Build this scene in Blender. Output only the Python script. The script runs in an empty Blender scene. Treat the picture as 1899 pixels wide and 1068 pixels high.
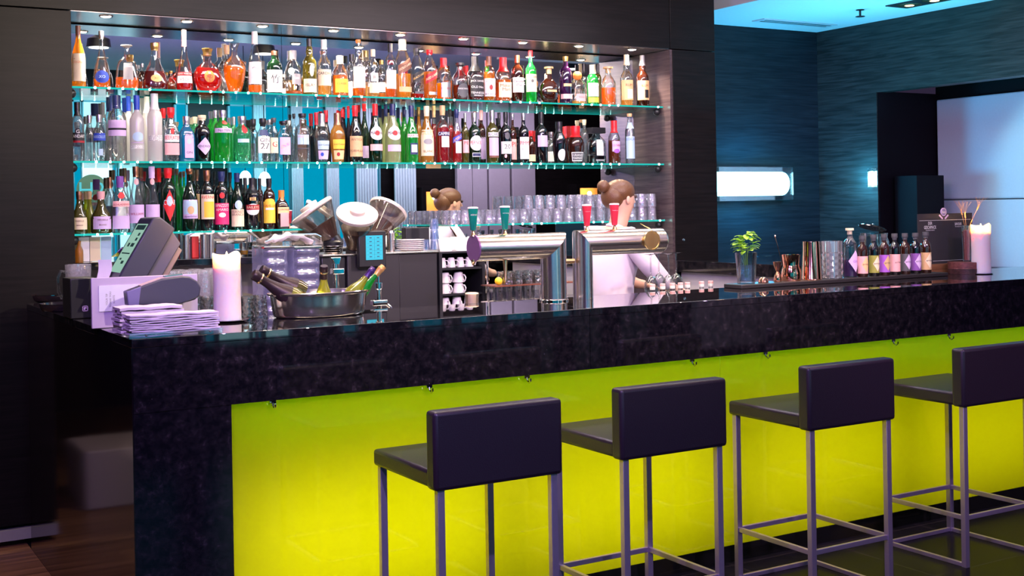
import bpy, math, random
from math import sin, cos, pi, radians, atan, atan2, sqrt
from mathutils import Vector, Matrix, Quaternion
random.seed(7)
SC = bpy.context.scene
COL = SC.collection
# ------------------------------------------------------------------ camera
F = 2277.0; AZ = atan(1350/2277); ROLL = atan(89/5190); EYE = 1.6
cam = bpy.data.objects.new('camera', bpy.data.cameras.new('camera')); COL.objects.link(cam)
cam.matrix_world = (Matrix.Translation((0, 0, EYE)) @ Matrix.Rotation(-AZ, 4, 'Z')
                    @ Matrix.Rotation(pi/2, 4, 'X') @ Matrix.Rotation(-ROLL, 4, 'Z'))
cam.data.sensor_width = 36; cam.data.lens = 36*F/1899
cam.data.shift_y = -148/1899
cam.data.clip_start = 0.05; cam.data.clip_end = 60
SC.camera = cam
SC.view_settings.view_transform = 'Standard'; SC.view_settings.look = 'None'
SC.view_settings.exposure = 0.0; SC.view_settings.gamma = 1.0
SC.view_settings.use_curve_mapping = False
# ------------------------------------------------------------------ world
W = bpy.data.worlds.new('world'); SC.world = W; W.use_nodes = True
W.node_tree.nodes['Background'].inputs[0].default_value = (0.10, 0.07, 0.16, 1)
W.node_tree.nodes['Background'].inputs[1].default_value = 0.25
# ------------------------------------------------------------------ lights
def light(name, typ, loc, energy, col, target=None, **kw):
    l = bpy.data.lights.new(name, typ); l.energy = energy; l.color = col
    for k, v in kw.items(): setattr(l, k, v)
    o = bpy.data.objects.new(name, l); COL.objects.link(o); o.location = loc
    if target is not None:
        d = Vector(target)-Vector(loc); o.rotation_euler = d.to_track_quat('-Z', 'Y').to_euler()
    return o
WARM = (1.0, 0.78, 0.55)
# niche downlights are made with their lamps below; room lamps and added fill lights:
light('room_fill_warm', 'SPOT', (2.2, 1.6, 2.95), 330, (1, .80, .66), (2.6, 6.5, 1.9), spot_size=radians(75), spot_blend=.6, shadow_soft_size=.025)  # added front fill for the bottle labels, not a known lamp
light('room_fill_warm', 'SPOT', (4.2, 2.4, 2.95), 280, (1, .80, .68), (4.2, 6.4, 1.7), spot_size=radians(75), spot_blend=.6, shadow_soft_size=.025)  # second added fill, aimed at the right half of the shelves
light('room_spot_violet', 'SPOT', (0.2, 2.6, 2.9), 230, (.55, .28, 1.0), (2.6, 5.0, 1.1), spot_size=radians(80), spot_blend=.5, shadow_soft_size=.025)
light('room_spot_violet', 'SPOT', (1.2, 0.9, 2.9), 330, (.55, .36, .95), (3.2, 3.6, .5), spot_size=radians(75), spot_blend=.5, shadow_soft_size=.025)
light('room_spot_lilac', 'SPOT', (4.6, 1.4, 2.9), 150, (.80, .45, 1.0), (4.7, 5.6, 1.2), spot_size=radians(70), spot_blend=.5, shadow_soft_size=.025)
light('bar_fill_warm', 'SPOT', (1.9, 4.5, 2.95), 110, (1, .72, .45), (1.9, 4.6, 1.2), spot_size=radians(70), spot_blend=.5, shadow_soft_size=.04)  # added warm fill over the bar items, as are the next two
light('bar_fill_warm', 'SPOT', (3.0, 4.3, 2.95), 120, (1, .72, .45), (3.0, 4.7, 1.2), spot_size=radians(70), spot_blend=.5, shadow_soft_size=.04)
light('bar_fill_warm', 'SPOT', (4.6, 4.2, 2.95), 110, (1, .70, .45), (4.6, 4.8, 1.2), spot_size=radians(70), spot_blend=.5, shadow_soft_size=.04)
light('stool_spot_warm', 'SPOT', (4.6, 2.4, 2.95), 22, (1, .6, .35), (3.9, 3.6, .7), spot_size=radians(60), spot_blend=.7, shadow_soft_size=.05)
light('work_light', 'AREA', (3.3, 5.5, 2.85), 42, (.95, .85, 1.0), (3.3, 5.75, 1.0), shape='RECTANGLE', size=3.2, size_y=.25)
light('bar_strip_fill', 'AREA', (3.2, 4.1, 3.33), 55, (1, .82, .62), (3.2, 4.3, 1.2), shape='RECTANGLE', size=4.6, size_y=.12)  # unseen strip added to draw warm bands on the steel taps
light('floor_left_fill', 'SPOT', (-.6, 5.2, 3.1), 120, (1, .75, .5), (.5, 6.0, 0), spot_size=radians(70), spot_blend=.6)  # added fill to brighten the wood floor at left
light('cyan_uplight_fill', 'AREA', (6.55, 5.7, 2.25), 30, (.08, .60, .85), (6.55, 5.75, 3.0), shape='RECTANGLE', size=1.3, size_y=1.9)  # unseen area light added to tint this ceiling cyan; no cove here
light('lilac_uplight_fill', 'AREA', (3.6, 2.0, 2.2), 30, (.42, .30, .95), (3.6, 2.0, 3.3), shape='RECTANGLE', size=6.0, size_y=2.6)  # unseen upward area light tinting the main ceiling; no cove here
light('alcove_cyan', 'SPOT', (6.4, 4.6, 2.1), 130, (.27, .80, .98), (8.0, 5.20, 1.75), spot_size=radians(56), spot_blend=.3, shadow_soft_size=.03)
light('alcove_magenta', 'SPOT', (6.6, 3.6, 2.4), 55, (.95, .35, .90), (7.98, 6.6, 1.9), spot_size=radians(50), spot_blend=.5, shadow_soft_size=.03)
light('header_warm', 'SPOT', (6.2, 4.9, 2.95), 12, (1, .45, .22), (7.3, 4.9, 2.6), spot_size=radians(80), spot_blend=.3, shadow_soft_size=.03)
# ------------------------------------------------------------------ pixel geometry (real positions from the photo's perspective)
def ray(px, py):
    u = px-949.5; v = py-386
    xd = u*cos(ROLL)-v*sin(ROLL); yd = u*sin(ROLL)+v*cos(ROLL)
    t = xd/F; s = -yd/F
    return (t*cos(AZ)+sin(AZ), cos(AZ)-t*sin(AZ), s)
def PY(px, py, Y):
    a = ray(px, py); D = Y/a[1]; return Vector((a[0]*D, Y, EYE+a[2]*D))
def PX(px, py, X):
    a = ray(px, py); D = X/a[0]; return Vector((X, a[1]*D, EYE+a[2]*D))
def PZ(px, py, z):
    a = ray(px, py); D = (z-EYE)/a[2]; return Vector((a[0]*D, a[1]*D, z))
def depth(p): return p[0]*sin(AZ)+p[1]*cos(AZ)
def mpp(p): return depth(p)/F      # metres per pixel at a point
# ------------------------------------------------------------------ materials
MC = {}
def C3(c, a=1.0): return (c[0], c[1], c[2], a)
def newmat(name):
    m = bpy.data.materials.new(name); m.use_nodes = True
    nt = m.node_tree; nt.nodes.clear(); out = nt.nodes.new('ShaderNodeOutputMaterial')
    return m, nt, out
def pbr(name, col, rough=.5, metal=0.0, emit=None, es=0.0, coat=0.0, spec=.5, noise=0.0, nscale=40, sss=0.0, bump=0.0, trans=0.0):
    key = ('pbr', name)
    if key in MC: return MC[key]
    m, nt, out = newmat(name)
    b = nt.nodes.new('ShaderNodeBsdfPrincipled'); nt.links.new(b.outputs[0], out.inputs[0])
    b.inputs['Base Color'].default_value = C3(col); b.inputs['Roughness'].default_value = rough
    b.inputs['Metallic'].default_value = metal; b.inputs['Coat Weight'].default_value = coat
    b.inputs['Specular IOR Level'].default_value = spec
    if trans: b.inputs['Transmission Weight'].default_value = trans
    if emit: b.inputs['Emission Color'].default_value = C3(emit); b.inputs['Emission Strength'].default_value = es
    if sss:
        b.inputs['Subsurface Weight'].default_value = sss; b.inputs['Subsurface Radius'].default_value = (.03, .015, .008); b.inputs['Subsurface Scale'].default_value = 1
    tc = nt.nodes.new('ShaderNodeTexCoord')
    n = nt.nodes.new('ShaderNodeTexNoise'); n.inputs['Scale'].default_value = nscale
    nt.links.new(tc.outputs['Object'], n.inputs['Vector'])
    if noise or True:
        k = noise or .04
        mx = nt.nodes.new('ShaderNodeMix'); mx.data_type = 'RGBA'
        mx.inputs[6].default_value = C3([c*(1-k) for c in col]); mx.inputs[7].default_value = C3([min(1, c*(1+k)) for c in col])
        nt.links.new(n.outputs[0], mx.inputs[0]); nt.links.new(mx.outputs[2], b.inputs['Base Color'])
    if bump:
        bp = nt.nodes.new('ShaderNodeBump'); bp.inputs['Strength'].default_value = bump; bp.inputs['Distance'].default_value = .002
        nt.links.new(n.outputs[0], bp.inputs['Height']); nt.links.new(bp.outputs[0], b.inputs['Normal'])
    MC[key] = m; return m
def emis(name, col, s):
    key = ('em', name)
    if key in MC: return MC[key]
    m, nt, out = newmat(name)
    e = nt.nodes.new('ShaderNodeEmission'); e.inputs[0].default_value = C3(col); e.inputs[1].default_value = s
    nt.links.new(e.outputs[0], out.inputs[0]); MC[key] = m; return m
def glass(name, tint=(.95, .97, .97), edge=.45, body=0.0, bodycol=None, gloss=.10, rough=.03, bump=0.0, bscale=60):
    """thin clear glass: straight-through tint, darker towards grazing, a Fresnel-like gloss and an optional diffusing share"""
    key = ('gl', name)
    if key in MC: return MC[key]
    m, nt, out = newmat(name); L = nt.links
    lw = nt.nodes.new('ShaderNodeLayerWeight'); lw.inputs[0].default_value = .35
    tr = nt.nodes.new('ShaderNodeBsdfTransparent')
    mc = nt.nodes.new('ShaderNodeMix'); mc.data_type = 'RGBA'
    mc.inputs[6].default_value = C3(tint); mc.inputs[7].default_value = C3([c*edge for c in tint])
    L.new(lw.outputs['Facing'], mc.inputs[0]); L.new(mc.outputs[2], tr.inputs[0])
    cur = tr.outputs[0]
    if body:
        bc = bodycol or tint
        df = nt.nodes.new('ShaderNodeBsdfDiffuse'); df.inputs[0].default_value = C3(bc)
        tl = nt.nodes.new('ShaderNodeBsdfTranslucent'); tl.inputs[0].default_value = C3(bc)
        a = nt.nodes.new('ShaderNodeMixShader'); a.inputs[0].default_value = .55
        L.new(df.outputs[0], a.inputs[1]); L.new(tl.outputs[0], a.inputs[2])
        bm_ = nt.nodes.new('ShaderNodeMixShader'); bm_.inputs[0].default_value = body
        L.new(cur, bm_.inputs[1]); L.new(a.outputs[0], bm_.inputs[2]); cur = bm_.outputs[0]
    gl = nt.nodes.new('ShaderNodeBsdfGlossy'); gl.inputs['Roughness'].default_value = rough; gl.inputs[0].default_value = (1, 1, 1, 1)
    if bump:
        tc = nt.nodes.new('ShaderNodeTexCoord'); vo = nt.nodes.new('ShaderNodeTexVoronoi'); vo.inputs['Scale'].default_value = bscale
        L.new(tc.outputs['Object'], vo.inputs['Vector'])
        bp = nt.nodes.new('ShaderNodeBump'); bp.inputs['Strength'].default_value = bump; bp.inputs['Distance'].default_value = .004
        L.new(vo.outputs[0], bp.inputs['Height']); L.new(bp.outputs[0], gl.inputs['Normal']); L.new(bp.outputs[0], lw.inputs['Normal'])
    mp = nt.nodes.new('ShaderNodeMapRange'); mp.inputs[3].default_value = gloss; mp.inputs[4].default_value = min(.85, gloss+.55)
    L.new(lw.outputs['Fresnel'], mp.inputs[0])
    mx = nt.nodes.new('ShaderNodeMixShader'); L.new(mp.outputs[0], mx.inputs[0]); L.new(cur, mx.inputs[1]); L.new(gl.outputs[0], mx.inputs[2])
    L.new(mx.outputs[0], out.inputs[0]); MC[key] = m; return m
def wood(name, c1, c2, rough=.3, axis=0, scale=3.0, spec=.5, bump=.05):
    key = ('wd', name)
    if key in MC: return MC[key]
    m, nt, out = newmat(name); L = nt.links
    b = nt.nodes.new('ShaderNodeBsdfPrincipled'); L.new(b.outputs[0], out.inputs[0])
    tc = nt.nodes.new('ShaderNodeTexCoord'); mp = nt.nodes.new('ShaderNodeMapping')
    s = [22, 22, 22]; s[axis] = 1.2; mp.inputs['Scale'].default_value = s
    L.new(tc.outputs['Object'], mp.inputs[0])
    n = nt.nodes.new('ShaderNodeTexNoise'); n.inputs['Scale'].default_value = scale; n.inputs['Detail'].default_value = 7; n.inputs['Distortion'].default_value = .6
    L.new(mp.outputs[0], n.inputs['Vector'])
    r = nt.nodes.new('ShaderNodeValToRGB'); r.color_ramp.elements[0].position = .35; r.color_ramp.elements[1].position = .68
    r.color_ramp.elements[0].color = C3(c1); r.color_ramp.elements[1].color = C3(c2)
    L.new(n.outputs[0], r.inputs[0]); L.new(r.outputs[0], b.inputs['Base Color'])
    b.inputs['Roughness'].default_value = rough; b.inputs['Specular IOR Level'].default_value = spec
    bp = nt.nodes.new('ShaderNodeBump'); bp.inputs['Strength'].default_value = bump; bp.inputs['Distance'].default_value = .002
    L.new(n.outputs[0], bp.inputs['Height']); L.new(bp.outputs[0], b.inputs['Normal'])
    MC[key] = m; return m
def granite(name, rough=.04):
    m, nt, out = newmat(name); L = nt.links
    b = nt.nodes.new('ShaderNodeBsdfPrincipled'); L.new(b.outputs[0], out.inputs[0])
    tc = nt.nodes.new('ShaderNodeTexCoord')
    n1 = nt.nodes.new('ShaderNodeTexNoise'); n1.inputs['Scale'].default_value = 28; n1.inputs['Detail'].default_value = 8; n1.inputs['Roughness'].default_value = .7
    n2 = nt.nodes.new('ShaderNodeTexVoronoi'); n2.inputs['Scale'].default_value = 70
    n3 = nt.nodes.new('ShaderNodeTexNoise'); n3.inputs['Scale'].default_value = 30; n3.inputs['Detail'].default_value = 6
    for n in (n1, n2, n3): L.new(tc.outputs['Object'], n.inputs['Vector'])
    r = nt.nodes.new('ShaderNodeValToRGB'); e = r.color_ramp.elements
    e[0].position = .42; e[0].color = (.004, .004, .006, 1); e[1].position = .72; e[1].color = (.050, .038, .046, 1)
    k = r.color_ramp.elements.new(.58); k.color = (.012, .010, .013, 1)
    L.new(n1.outputs[0], r.inputs[0])
    r2 = nt.nodes.new('ShaderNodeValToRGB'); r2.color_ramp.elements[0].position = .02; r2.color_ramp.elements[0].color = (1, 1, 1, 1)
    r2.color_ramp.elements[1].position = .10; r2.color_ramp.elements[1].color = (0, 0, 0, 1)
    L.new(n2.outputs['Distance'], r2.inputs[0])
    r3 = nt.nodes.new('ShaderNodeValToRGB'); r3.color_ramp.elements[0].position = .62; r3.color_ramp.elements[1].position = .72
    L.new(n3.outputs[0], r3.inputs[0])
    mu = nt.nodes.new('ShaderNodeMath'); mu.operation = 'MULTIPLY'; L.new(r2.outputs[0], mu.inputs[0]); L.new(r3.outputs[0], mu.inputs[1])
    mx = nt.nodes.new('ShaderNodeMix'); mx.data_type = 'RGBA'; mx.inputs[7].default_value = (.35, .32, .38, 1)
    L.new(mu.outputs[0], mx.inputs[0]); L.new(r.outputs[0], mx.inputs[6]); L.new(mx.outputs[2], b.inputs['Base Color'])
    b.inputs['Roughness'].default_value = rough; b.inputs['Specular IOR Level'].default_value = .8; b.inputs['IOR'].default_value = 1.6
    return m
def tilemat(name):
    m, nt, out = newmat(name); L = nt.links
    b = nt.nodes.new('ShaderNodeBsdfPrincipled'); L.new(b.outputs[0], out.inputs[0])
    tc = nt.nodes.new('ShaderNodeTexCoord'); br = nt.nodes.new('ShaderNodeTexBrick')
    br.inputs['Scale'].default_value = 1; br.offset = 0; br.inputs['Brick Width'].default_value = .6; br.inputs['Row Height'].default_value = .6
    br.inputs['Mortar Size'].default_value = .004
    br.inputs['Color1'].default_value = (.006, .006, .009, 1); br.inputs['Color2'].default_value = (.010, .009, .013, 1); br.inputs['Mortar'].default_value = (.025, .02, .025, 1)
    L.new(tc.outputs['Object'], br.inputs['Vector']); L.new(br.outputs[0], b.inputs['Base Color'])
    b.inputs['Roughness'].default_value = .22; b.inputs['Specular IOR Level'].default_value = .12; b.inputs['IOR'].default_value = 1.2
    return m
def brushed(name, col, rough=.18, axis=0):
    m, nt, out = newmat(name); L = nt.links
    b = nt.nodes.new('ShaderNodeBsdfPrincipled'); L.new(b.outputs[0], out.inputs[0])
    b.inputs['Base Color'].default_value = C3(col); b.inputs['Metallic'].default_value = 1; b.inputs['Roughness'].default_value = rough
    tc = nt.nodes.new('ShaderNodeTexCoord'); mp = nt.nodes.new('ShaderNodeMapping'); s = [160, 160, 160]; s[axis] = 2; mp.inputs['Scale'].default_value = s
    n = nt.nodes.new('ShaderNodeTexNoise'); n.inputs['Scale'].default_value = 3
    L.new(tc.outputs['Object'], mp.inputs[0]); L.new(mp.outputs[0], n.inputs['Vector'])
    r = nt.nodes.new('ShaderNodeMapRange'); r.inputs[3].default_value = rough*.7; r.inputs[4].default_value = rough*1.4
    L.new(n.outputs[0], r.inputs[0]); L.new(r.outputs[0], b.inputs['Roughness'])
    return m
M_GRAN = granite('black_granite'); M_GRTOP = granite('polished_granite_top', .02)
for n_ in M_GRTOP.node_tree.nodes:
    if n_.type == 'BSDF_PRINCIPLED': n_.inputs['IOR'].default_value = 1.95; n_.inputs['Specular IOR Level'].default_value = .5
M_FLOOR = tilemat('black_floor_tile')
M_VEN = wood('dark_veneer', (.005, .004, .0042), (.010, .0075, .008), .38, 0, spec=.16, bump=.02)
M_VENR = wood('dark_oak_veneer', (.012, .014, .014), (.040, .040, .040), .42, 1, spec=.3)
M_VENB = wood('dark_back_veneer', (.006, .012, .017), (.014, .024, .032), .45, 0, spec=.18, bump=.03)
M_VENI = wood('niche_side_veneer', (.05, .034, .040), (.090, .062, .066), .25, 1)
M_WFLOOR = wood('brown_floorboards', (.10, .045, .022), (.26, .13, .065), .35, 0, 1.5)
M_SIDE = pbr('polished_black_side', (.008, .005, .007), .08, spec=1.0)
M_SIDE.node_tree.nodes['Principled BSDF'].inputs['IOR'].default_value = 1.9
M_STEEL = brushed('brushed_steel', (.80, .72, .64), .22, 0)
M_STEELV = brushed('brushed_steel_column', (.78, .72, .70), .20, 2)
M_CHROME = pbr('chrome', (.85, .83, .82), .06, 1.0)
M_SATIN = pbr('satin_steel_leg', (.52, .42, .56), .34, .75)
M_COPPER = pbr('polished_copper', (.95, .48, .32), .08, 1.0)
M_BRASS = pbr('brass', (.85, .58, .28), .22, 1.0)
M_GOLD = pbr('gold', (.80, .60, .28), .25, 1.0)
M_BLACK = pbr('black_plastic', (.012, .012, .015), .35)
M_BLACKM = pbr('matt_black', (.006, .006, .008), .7, spec=.12)
M_LEATH = pbr('black_leather', (.020, .012, .020), .36, bump=.25, nscale=220)
M_MIRROR = pbr('mirror', (.86, .90, .90), .0, 1.0)
M_MIRROR.node_tree.nodes['Principled BSDF'].inputs['Roughness'].default_value = 0.0
M_WHITE = pbr('white_porcelain', (.80, .76, .78), .2)
M_CLEAR = glass('clear_glass', (.965, .975, .98), .62, gloss=.09)
M_CUT = glass('cut_glass', (.97, .98, .985), .45, gloss=.16, bump=.8, bscale=70)
M_TUMB = glass('tumbler_glass', (.95, .955, .97), .5, body=.30, bodycol=(.88, .84, .98), gloss=.24, bump=.5, bscale=45)
M_SHELF = glass('shelf_glass', (.90, .97, .96), .75, gloss=.10, rough=.0)
M_ACRYL = glass('acrylic', (.95, .97, 1.0), .7, gloss=.10)
M_LED = emis('led_edge', (.03, .80, .72), .75)
M_LEDP = emis('led_point', (.45, 1.0, .95), 16)
# ------------------------------------------------------------------ mesh building
class MB:
    def __init__(s): s.v = []; s.f = []; s.m = []
    def add(s, vs, fs, mi=0):
        o = len(s.v); s.v += [tuple(p) for p in vs]; s.f += [tuple(i+o for i in f) for f in fs]; s.m += [mi]*len(fs); return s
    def box(s, a, b, mi=0, M=None):
        x0, y0, z0 = a; x1, y1, z1 = b
        vs = [Vector(p) for p in ((x0,y0,z0),(x1,y0,z0),(x1,y1,z0),(x0,y1,z0),(x0,y0,z1),(x1,y0,z1),(x1,y1,z1),(x0,y1,z1))]
        if M: vs = [M @ p for p in vs]
        return s.add(vs, [(0,3,2,1),(4,5,6,7),(0,1,5,4),(1,2,6,5),(2,3,7,6),(3,0,4,7)], mi)
    def lathe(s, prof, seg=24, c=(0,0,0), mi=0, sx=1, sy=1, n=2, M=None, closed=True, lobes=0, amp=0):
        vs = []; fs = []; k = len(prof)
        for (r, z) in prof:
            for j in range(seg):
                a = 2*pi*j/seg; ca, sa = cos(a), sin(a)
                if n != 2:
                    q = (abs(ca)**n+abs(sa)**n)**(-1/n); ca *= q; sa *= q
                rr = r*(1+amp*cos(lobes*a)) if lobes else r
                vs.append(Vector((c[0]+rr*ca*sx, c[1]+rr*sa*sy, c[2]+z)))
        for i in range(k-1):
            for j in range(seg):
                j2 = (j+1) % seg; fs.append((i*seg+j, i*seg+j2, (i+1)*seg+j2, (i+1)*seg+j))
        if closed:
            if prof[0][0] > 1e-6: fs.append(tuple(reversed(range(seg))))
            if prof[-1][0] > 1e-6: fs.append(tuple((k-1)*seg+j for j in range(seg)))
        if M: vs = [M @ p for p in vs]
        return s.add(vs, fs, mi)
    def tube(s, pts, r, seg=10, mi=0, cap=True):
        pts = [Vector(p) for p in pts]; rs = r if isinstance(r, (list, tuple)) else [r]*len(pts)
        vs = []; fs = []; up = None
        for i, p in enumerate(pts):
            t = (pts[min(i+1, len(pts)-1)]-pts[max(i-1, 0)]).normalized()
            if up is None: up = t.orthogonal().normalized()
            up = (up-t*up.dot(t)).normalized(); w = t.cross(up)
            for j in range(seg):
                a = 2*pi*j/seg; vs.append(p+(up*cos(a)+w*sin(a))*rs[i])
        for i in range(len(pts)-1):
            for j in range(seg):
                j2 = (j+1) % seg; fs.append((i*seg+j, i*seg+j2, (i+1)*seg+j2, (i+1)*seg+j))
        if cap: fs.append(tuple(reversed(range(seg)))); fs.append(tuple((len(pts)-1)*seg+j for j in range(seg)))
        return s.add(vs, fs, mi)
    def prism(s, poly, y0, y1, mi=0):
        """poly in XZ, extruded along Y"""
        n = len(poly); vs = [Vector((x, y0, z)) for x, z in poly]+[Vector((x, y1, z)) for x, z in poly]
        fs = [tuple(range(n)), tuple(reversed(range(n, 2*n)))]+[(i, n+i, n+(i+1) % n, (i+1) % n) for i in range(n)]
        return s.add(vs, fs, mi)
    def sphere(s, c, r, seg=16, mi=0, sc=(1,1,1)):
        pr = [(r*sin(pi*i/(seg//2)), -r*cos(pi*i/(seg//2))) for i in range(seg//2+1)]
        vs = []; b = MB().lathe(pr, seg)
        return s.add([Vector(c)+Vector((p[0]*sc[0], p[1]*sc[1], p[2]*sc[2])) for p in b.v], b.f, mi)
    def build(s, name, mats, parent=None, sharp=35, bevel=0, loc=None, seg=2):
        me = bpy.data.meshes.new(name); me.from_pydata(s.v, [], s.f)
        if not isinstance(mats, (list, tuple)): mats = [mats]
        for m in mats: me.materials.append(m)
        me.polygons.foreach_set('material_index', s.m)
        me.polygons.foreach_set('use_smooth', [True]*len(me.polygons))
        me.set_sharp_from_angle(angle=radians(sharp))
        o = bpy.data.objects.new(name, me); COL.objects.link(o)
        if parent: o.parent = parent
        if loc: o.location = loc
        if bevel:
            b = o.modifiers.new('bevel', 'BEVEL'); b.width = bevel; b.segments = seg; b.limit_method = 'ANGLE'
        return o
def thing(name, label, cat, loc=(0,0,0), rz=0, group=None):
    o = bpy.data.objects.new(name, None); COL.objects.link(o); o.location = loc; o.rotation_euler = (0,0,rz); o.empty_display_size = .05
    o['label'] = label; o['category'] = cat
    if group: o['group'] = group
    return o
def tag(o, label, cat, group=None):
    o['label'] = label; o['category'] = cat
    if group: o['group'] = group
    return o
def struct(name, mb, mat, **k):
    o = mb.build(name, mat, **k); o['kind'] = 'structure'; return o
def dup(root, loc, label, rz=None):
    r = root.copy(); COL.objects.link(r); r.location = loc; r['label'] = label
    if rz is not None: r.rotation_euler = (0,0,rz)
    for ch in list(root.children):
        c = ch.copy(); COL.objects.link(c); c.parent = r
        for g in list(ch.children):
            d = g.copy(); COL.objects.link(d); d.parent = c
    return r
TXT = {}
def textmesh(s):
    """flat glyph mesh, height about 1, centred"""
    if s in TXT: return TXT[s]
    cu = bpy.data.curves.new('t', 'FONT'); cu.body = s; cu.resolution_u = 2; cu.align_x = 'CENTER'
    ob = bpy.data.objects.new('t', cu); COL.objects.link(ob)
    dg = bpy.context.evaluated_depsgraph_get(); me = ob.evaluated_get(dg).to_mesh()
    vs = [v.co.copy() for v in me.vertices]; fs = [tuple(p.vertices) for p in me.polygons]
    ob.evaluated_get(dg).to_mesh_clear(); bpy.data.objects.remove(ob); bpy.data.curves.remove(cu)
    x0 = min(v.x for v in vs); x1 = max(v.x for v in vs); y0 = min(v.y for v in vs); y1 = max(v.y for v in vs); h = y1-y0
    vs = [((v.x-(x0+x1)/2)/h, (v.y-(y0+y1)/2)/h) for v in vs]
    TXT[s] = (vs, fs, (x1-x0)/h); return TXT[s]
def text_on(mb, s, fn, h, wmax=None, mi=0):
    """fn maps (x,y) metres on a surface to a 3D point"""
    vs, fs, w = textmesh(s); kx = h
    if wmax and w*h > wmax: kx = wmax/w
    mb.add([fn(x*kx, y*h) for x, y in vs], fs, mi)
# ================================================================== SETTING
YB, ZB = 4.21, 1.18          # bar front face, bar top
YC, YM = 6.38, 6.79          # cabinet front, mirror
XL, XR = 1.245, 5.005
XW, YW, ZC = 7.315, 7.385, 3.0
struct('floor', MB().box((1.0, -1.6, -.05), (10, 7.6, 0)), M_FLOOR)
struct('floor_wood', MB().box((-7, -1.6, -.05), (1.0, 10.5, 0)), M_WFLOOR)
M_CEIL = pbr('ceiling_paint', (.72, .70, .74), .7)
XS = 5.80
struct('ceiling', MB().box((XS, 3.6, ZC), (10, 7.6, ZC+.1)).box((XS-.02, 3.6, ZC), (XS, 7.6, 3.4)), M_CEIL)
struct('ceiling_main', MB().box((-7, -1.6, 3.35), (13, 10.5, 3.45)), M_CEIL)
# cabinet front (dark veneer) as wall pieces around the niche
struct('wall_cabinet_left', MB().box((.86, YC, .10), (XL, 7.5, 2.622)), M_VEN, bevel=.002)
struct('wall_soffit', MB().box((.86, YC, 2.627), (XR, 7.5, 3.35)), M_VEN, bevel=.002)
struct('baseboard_left', MB().box((.86, YC-.012, .03), (XL, YC+.1, .082)), pbr('grey_baseboard', (.30, .30, .30), .35))
struct('wall_column', MB().box((XR+.02, YC, 0), (5.385, YW, 2.622)), M_VEN, bevel=.002)
struct('wall_column_top', MB().box((XR+.005, YC, 2.627), (5.385, YW, 3.35)), M_VEN, bevel=.002)
# niche lining
struct('wall_niche_right', MB().box((XR, YC+.004, .9), (XR+.02, 7.5, 2.622)), M_VENI)
struct('wall_behind_mirror', MB().box((XL, YM+.008, 0), (XR, 7.5, 2.622)), M_BLACKM)
tm = MB(); tm.box((XL, YC+.012, 2.6235), (XR, YM, 2.6268))
struct('trim_niche_ceiling', tm, pbr('satin_niche_ceiling', (.30, .26, .27), .20, .85))
m = thing('wall_mirror', 'large back-bar mirror in three upright panes behind the bottle shelves', 'mirror', (XL, YM, 1.0))
x_a = PY(524, 200, YM).x; x_b = PY(876, 330, YM).x
for a, b in ((XL, x_a), (x_a, x_b), (x_b, XR)):
    MB().box((a+.0015, YM, .98), (b-.0015, YM+.006, 2.616)).build('mirror_pane', M_MIRROR, m).matrix_parent_inverse = Matrix.Translation((-XL, -YM, -1.0))
# back walls, right side
struct('wall_back', MB().box((5.385, YW, 0), (XW+.3, YW+.1, ZC)), M_VENB)
struct('wall_right', MB().box((XW, 6.757, 0), (XW+.12, YW, ZC)).box((XW, 3.3, 2.452), (XW+.12, 6.757, ZC)), M_VENR)
struct('wall_alcove_end', MB().box((XW+.12, 6.757, 0), (8.2, 6.87, 2.46)).box((XW+.01, 6.75, 0), (XW+.13, 6.76, 2.45)), pbr('alcove_black', (.005, .004, .006), .7, spec=.08))
struct('ceiling_alcove', MB().box((XW+.12, 3.3, 2.52), (8.3, 6.8, 2.6)), pbr('alcove_ceiling', (.45, .40, .46), .6))
struct('wall_alcove', MB().box((8.04, 3.3, 0), (8.2, 6.8, 2.6)), M_BLACKM)
up = thing('upholstered_wall_panel', 'pale padded wall panelling with a horizontal seam in the seating alcove at right', 'wall panel', (7.98, 5.0, 0))
def parabs(o, root): o.matrix_parent_inverse = Matrix.Translation(-Vector(root.location)); return o
M_PAD = pbr('pale_leatherette', (.62, .66, .72), .55, bump=.1, nscale=60)
for z0, z1 in ((.1, 1.075), (1.08, 1.603), (1.609, 2.41)):
    b = MB().box((7.98, 3.4, z0), (8.04, 6.745, z1)).build('padded_panel', M_PAD, bevel=.012, seg=3); b.parent = up; parabs(b, up)
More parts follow.
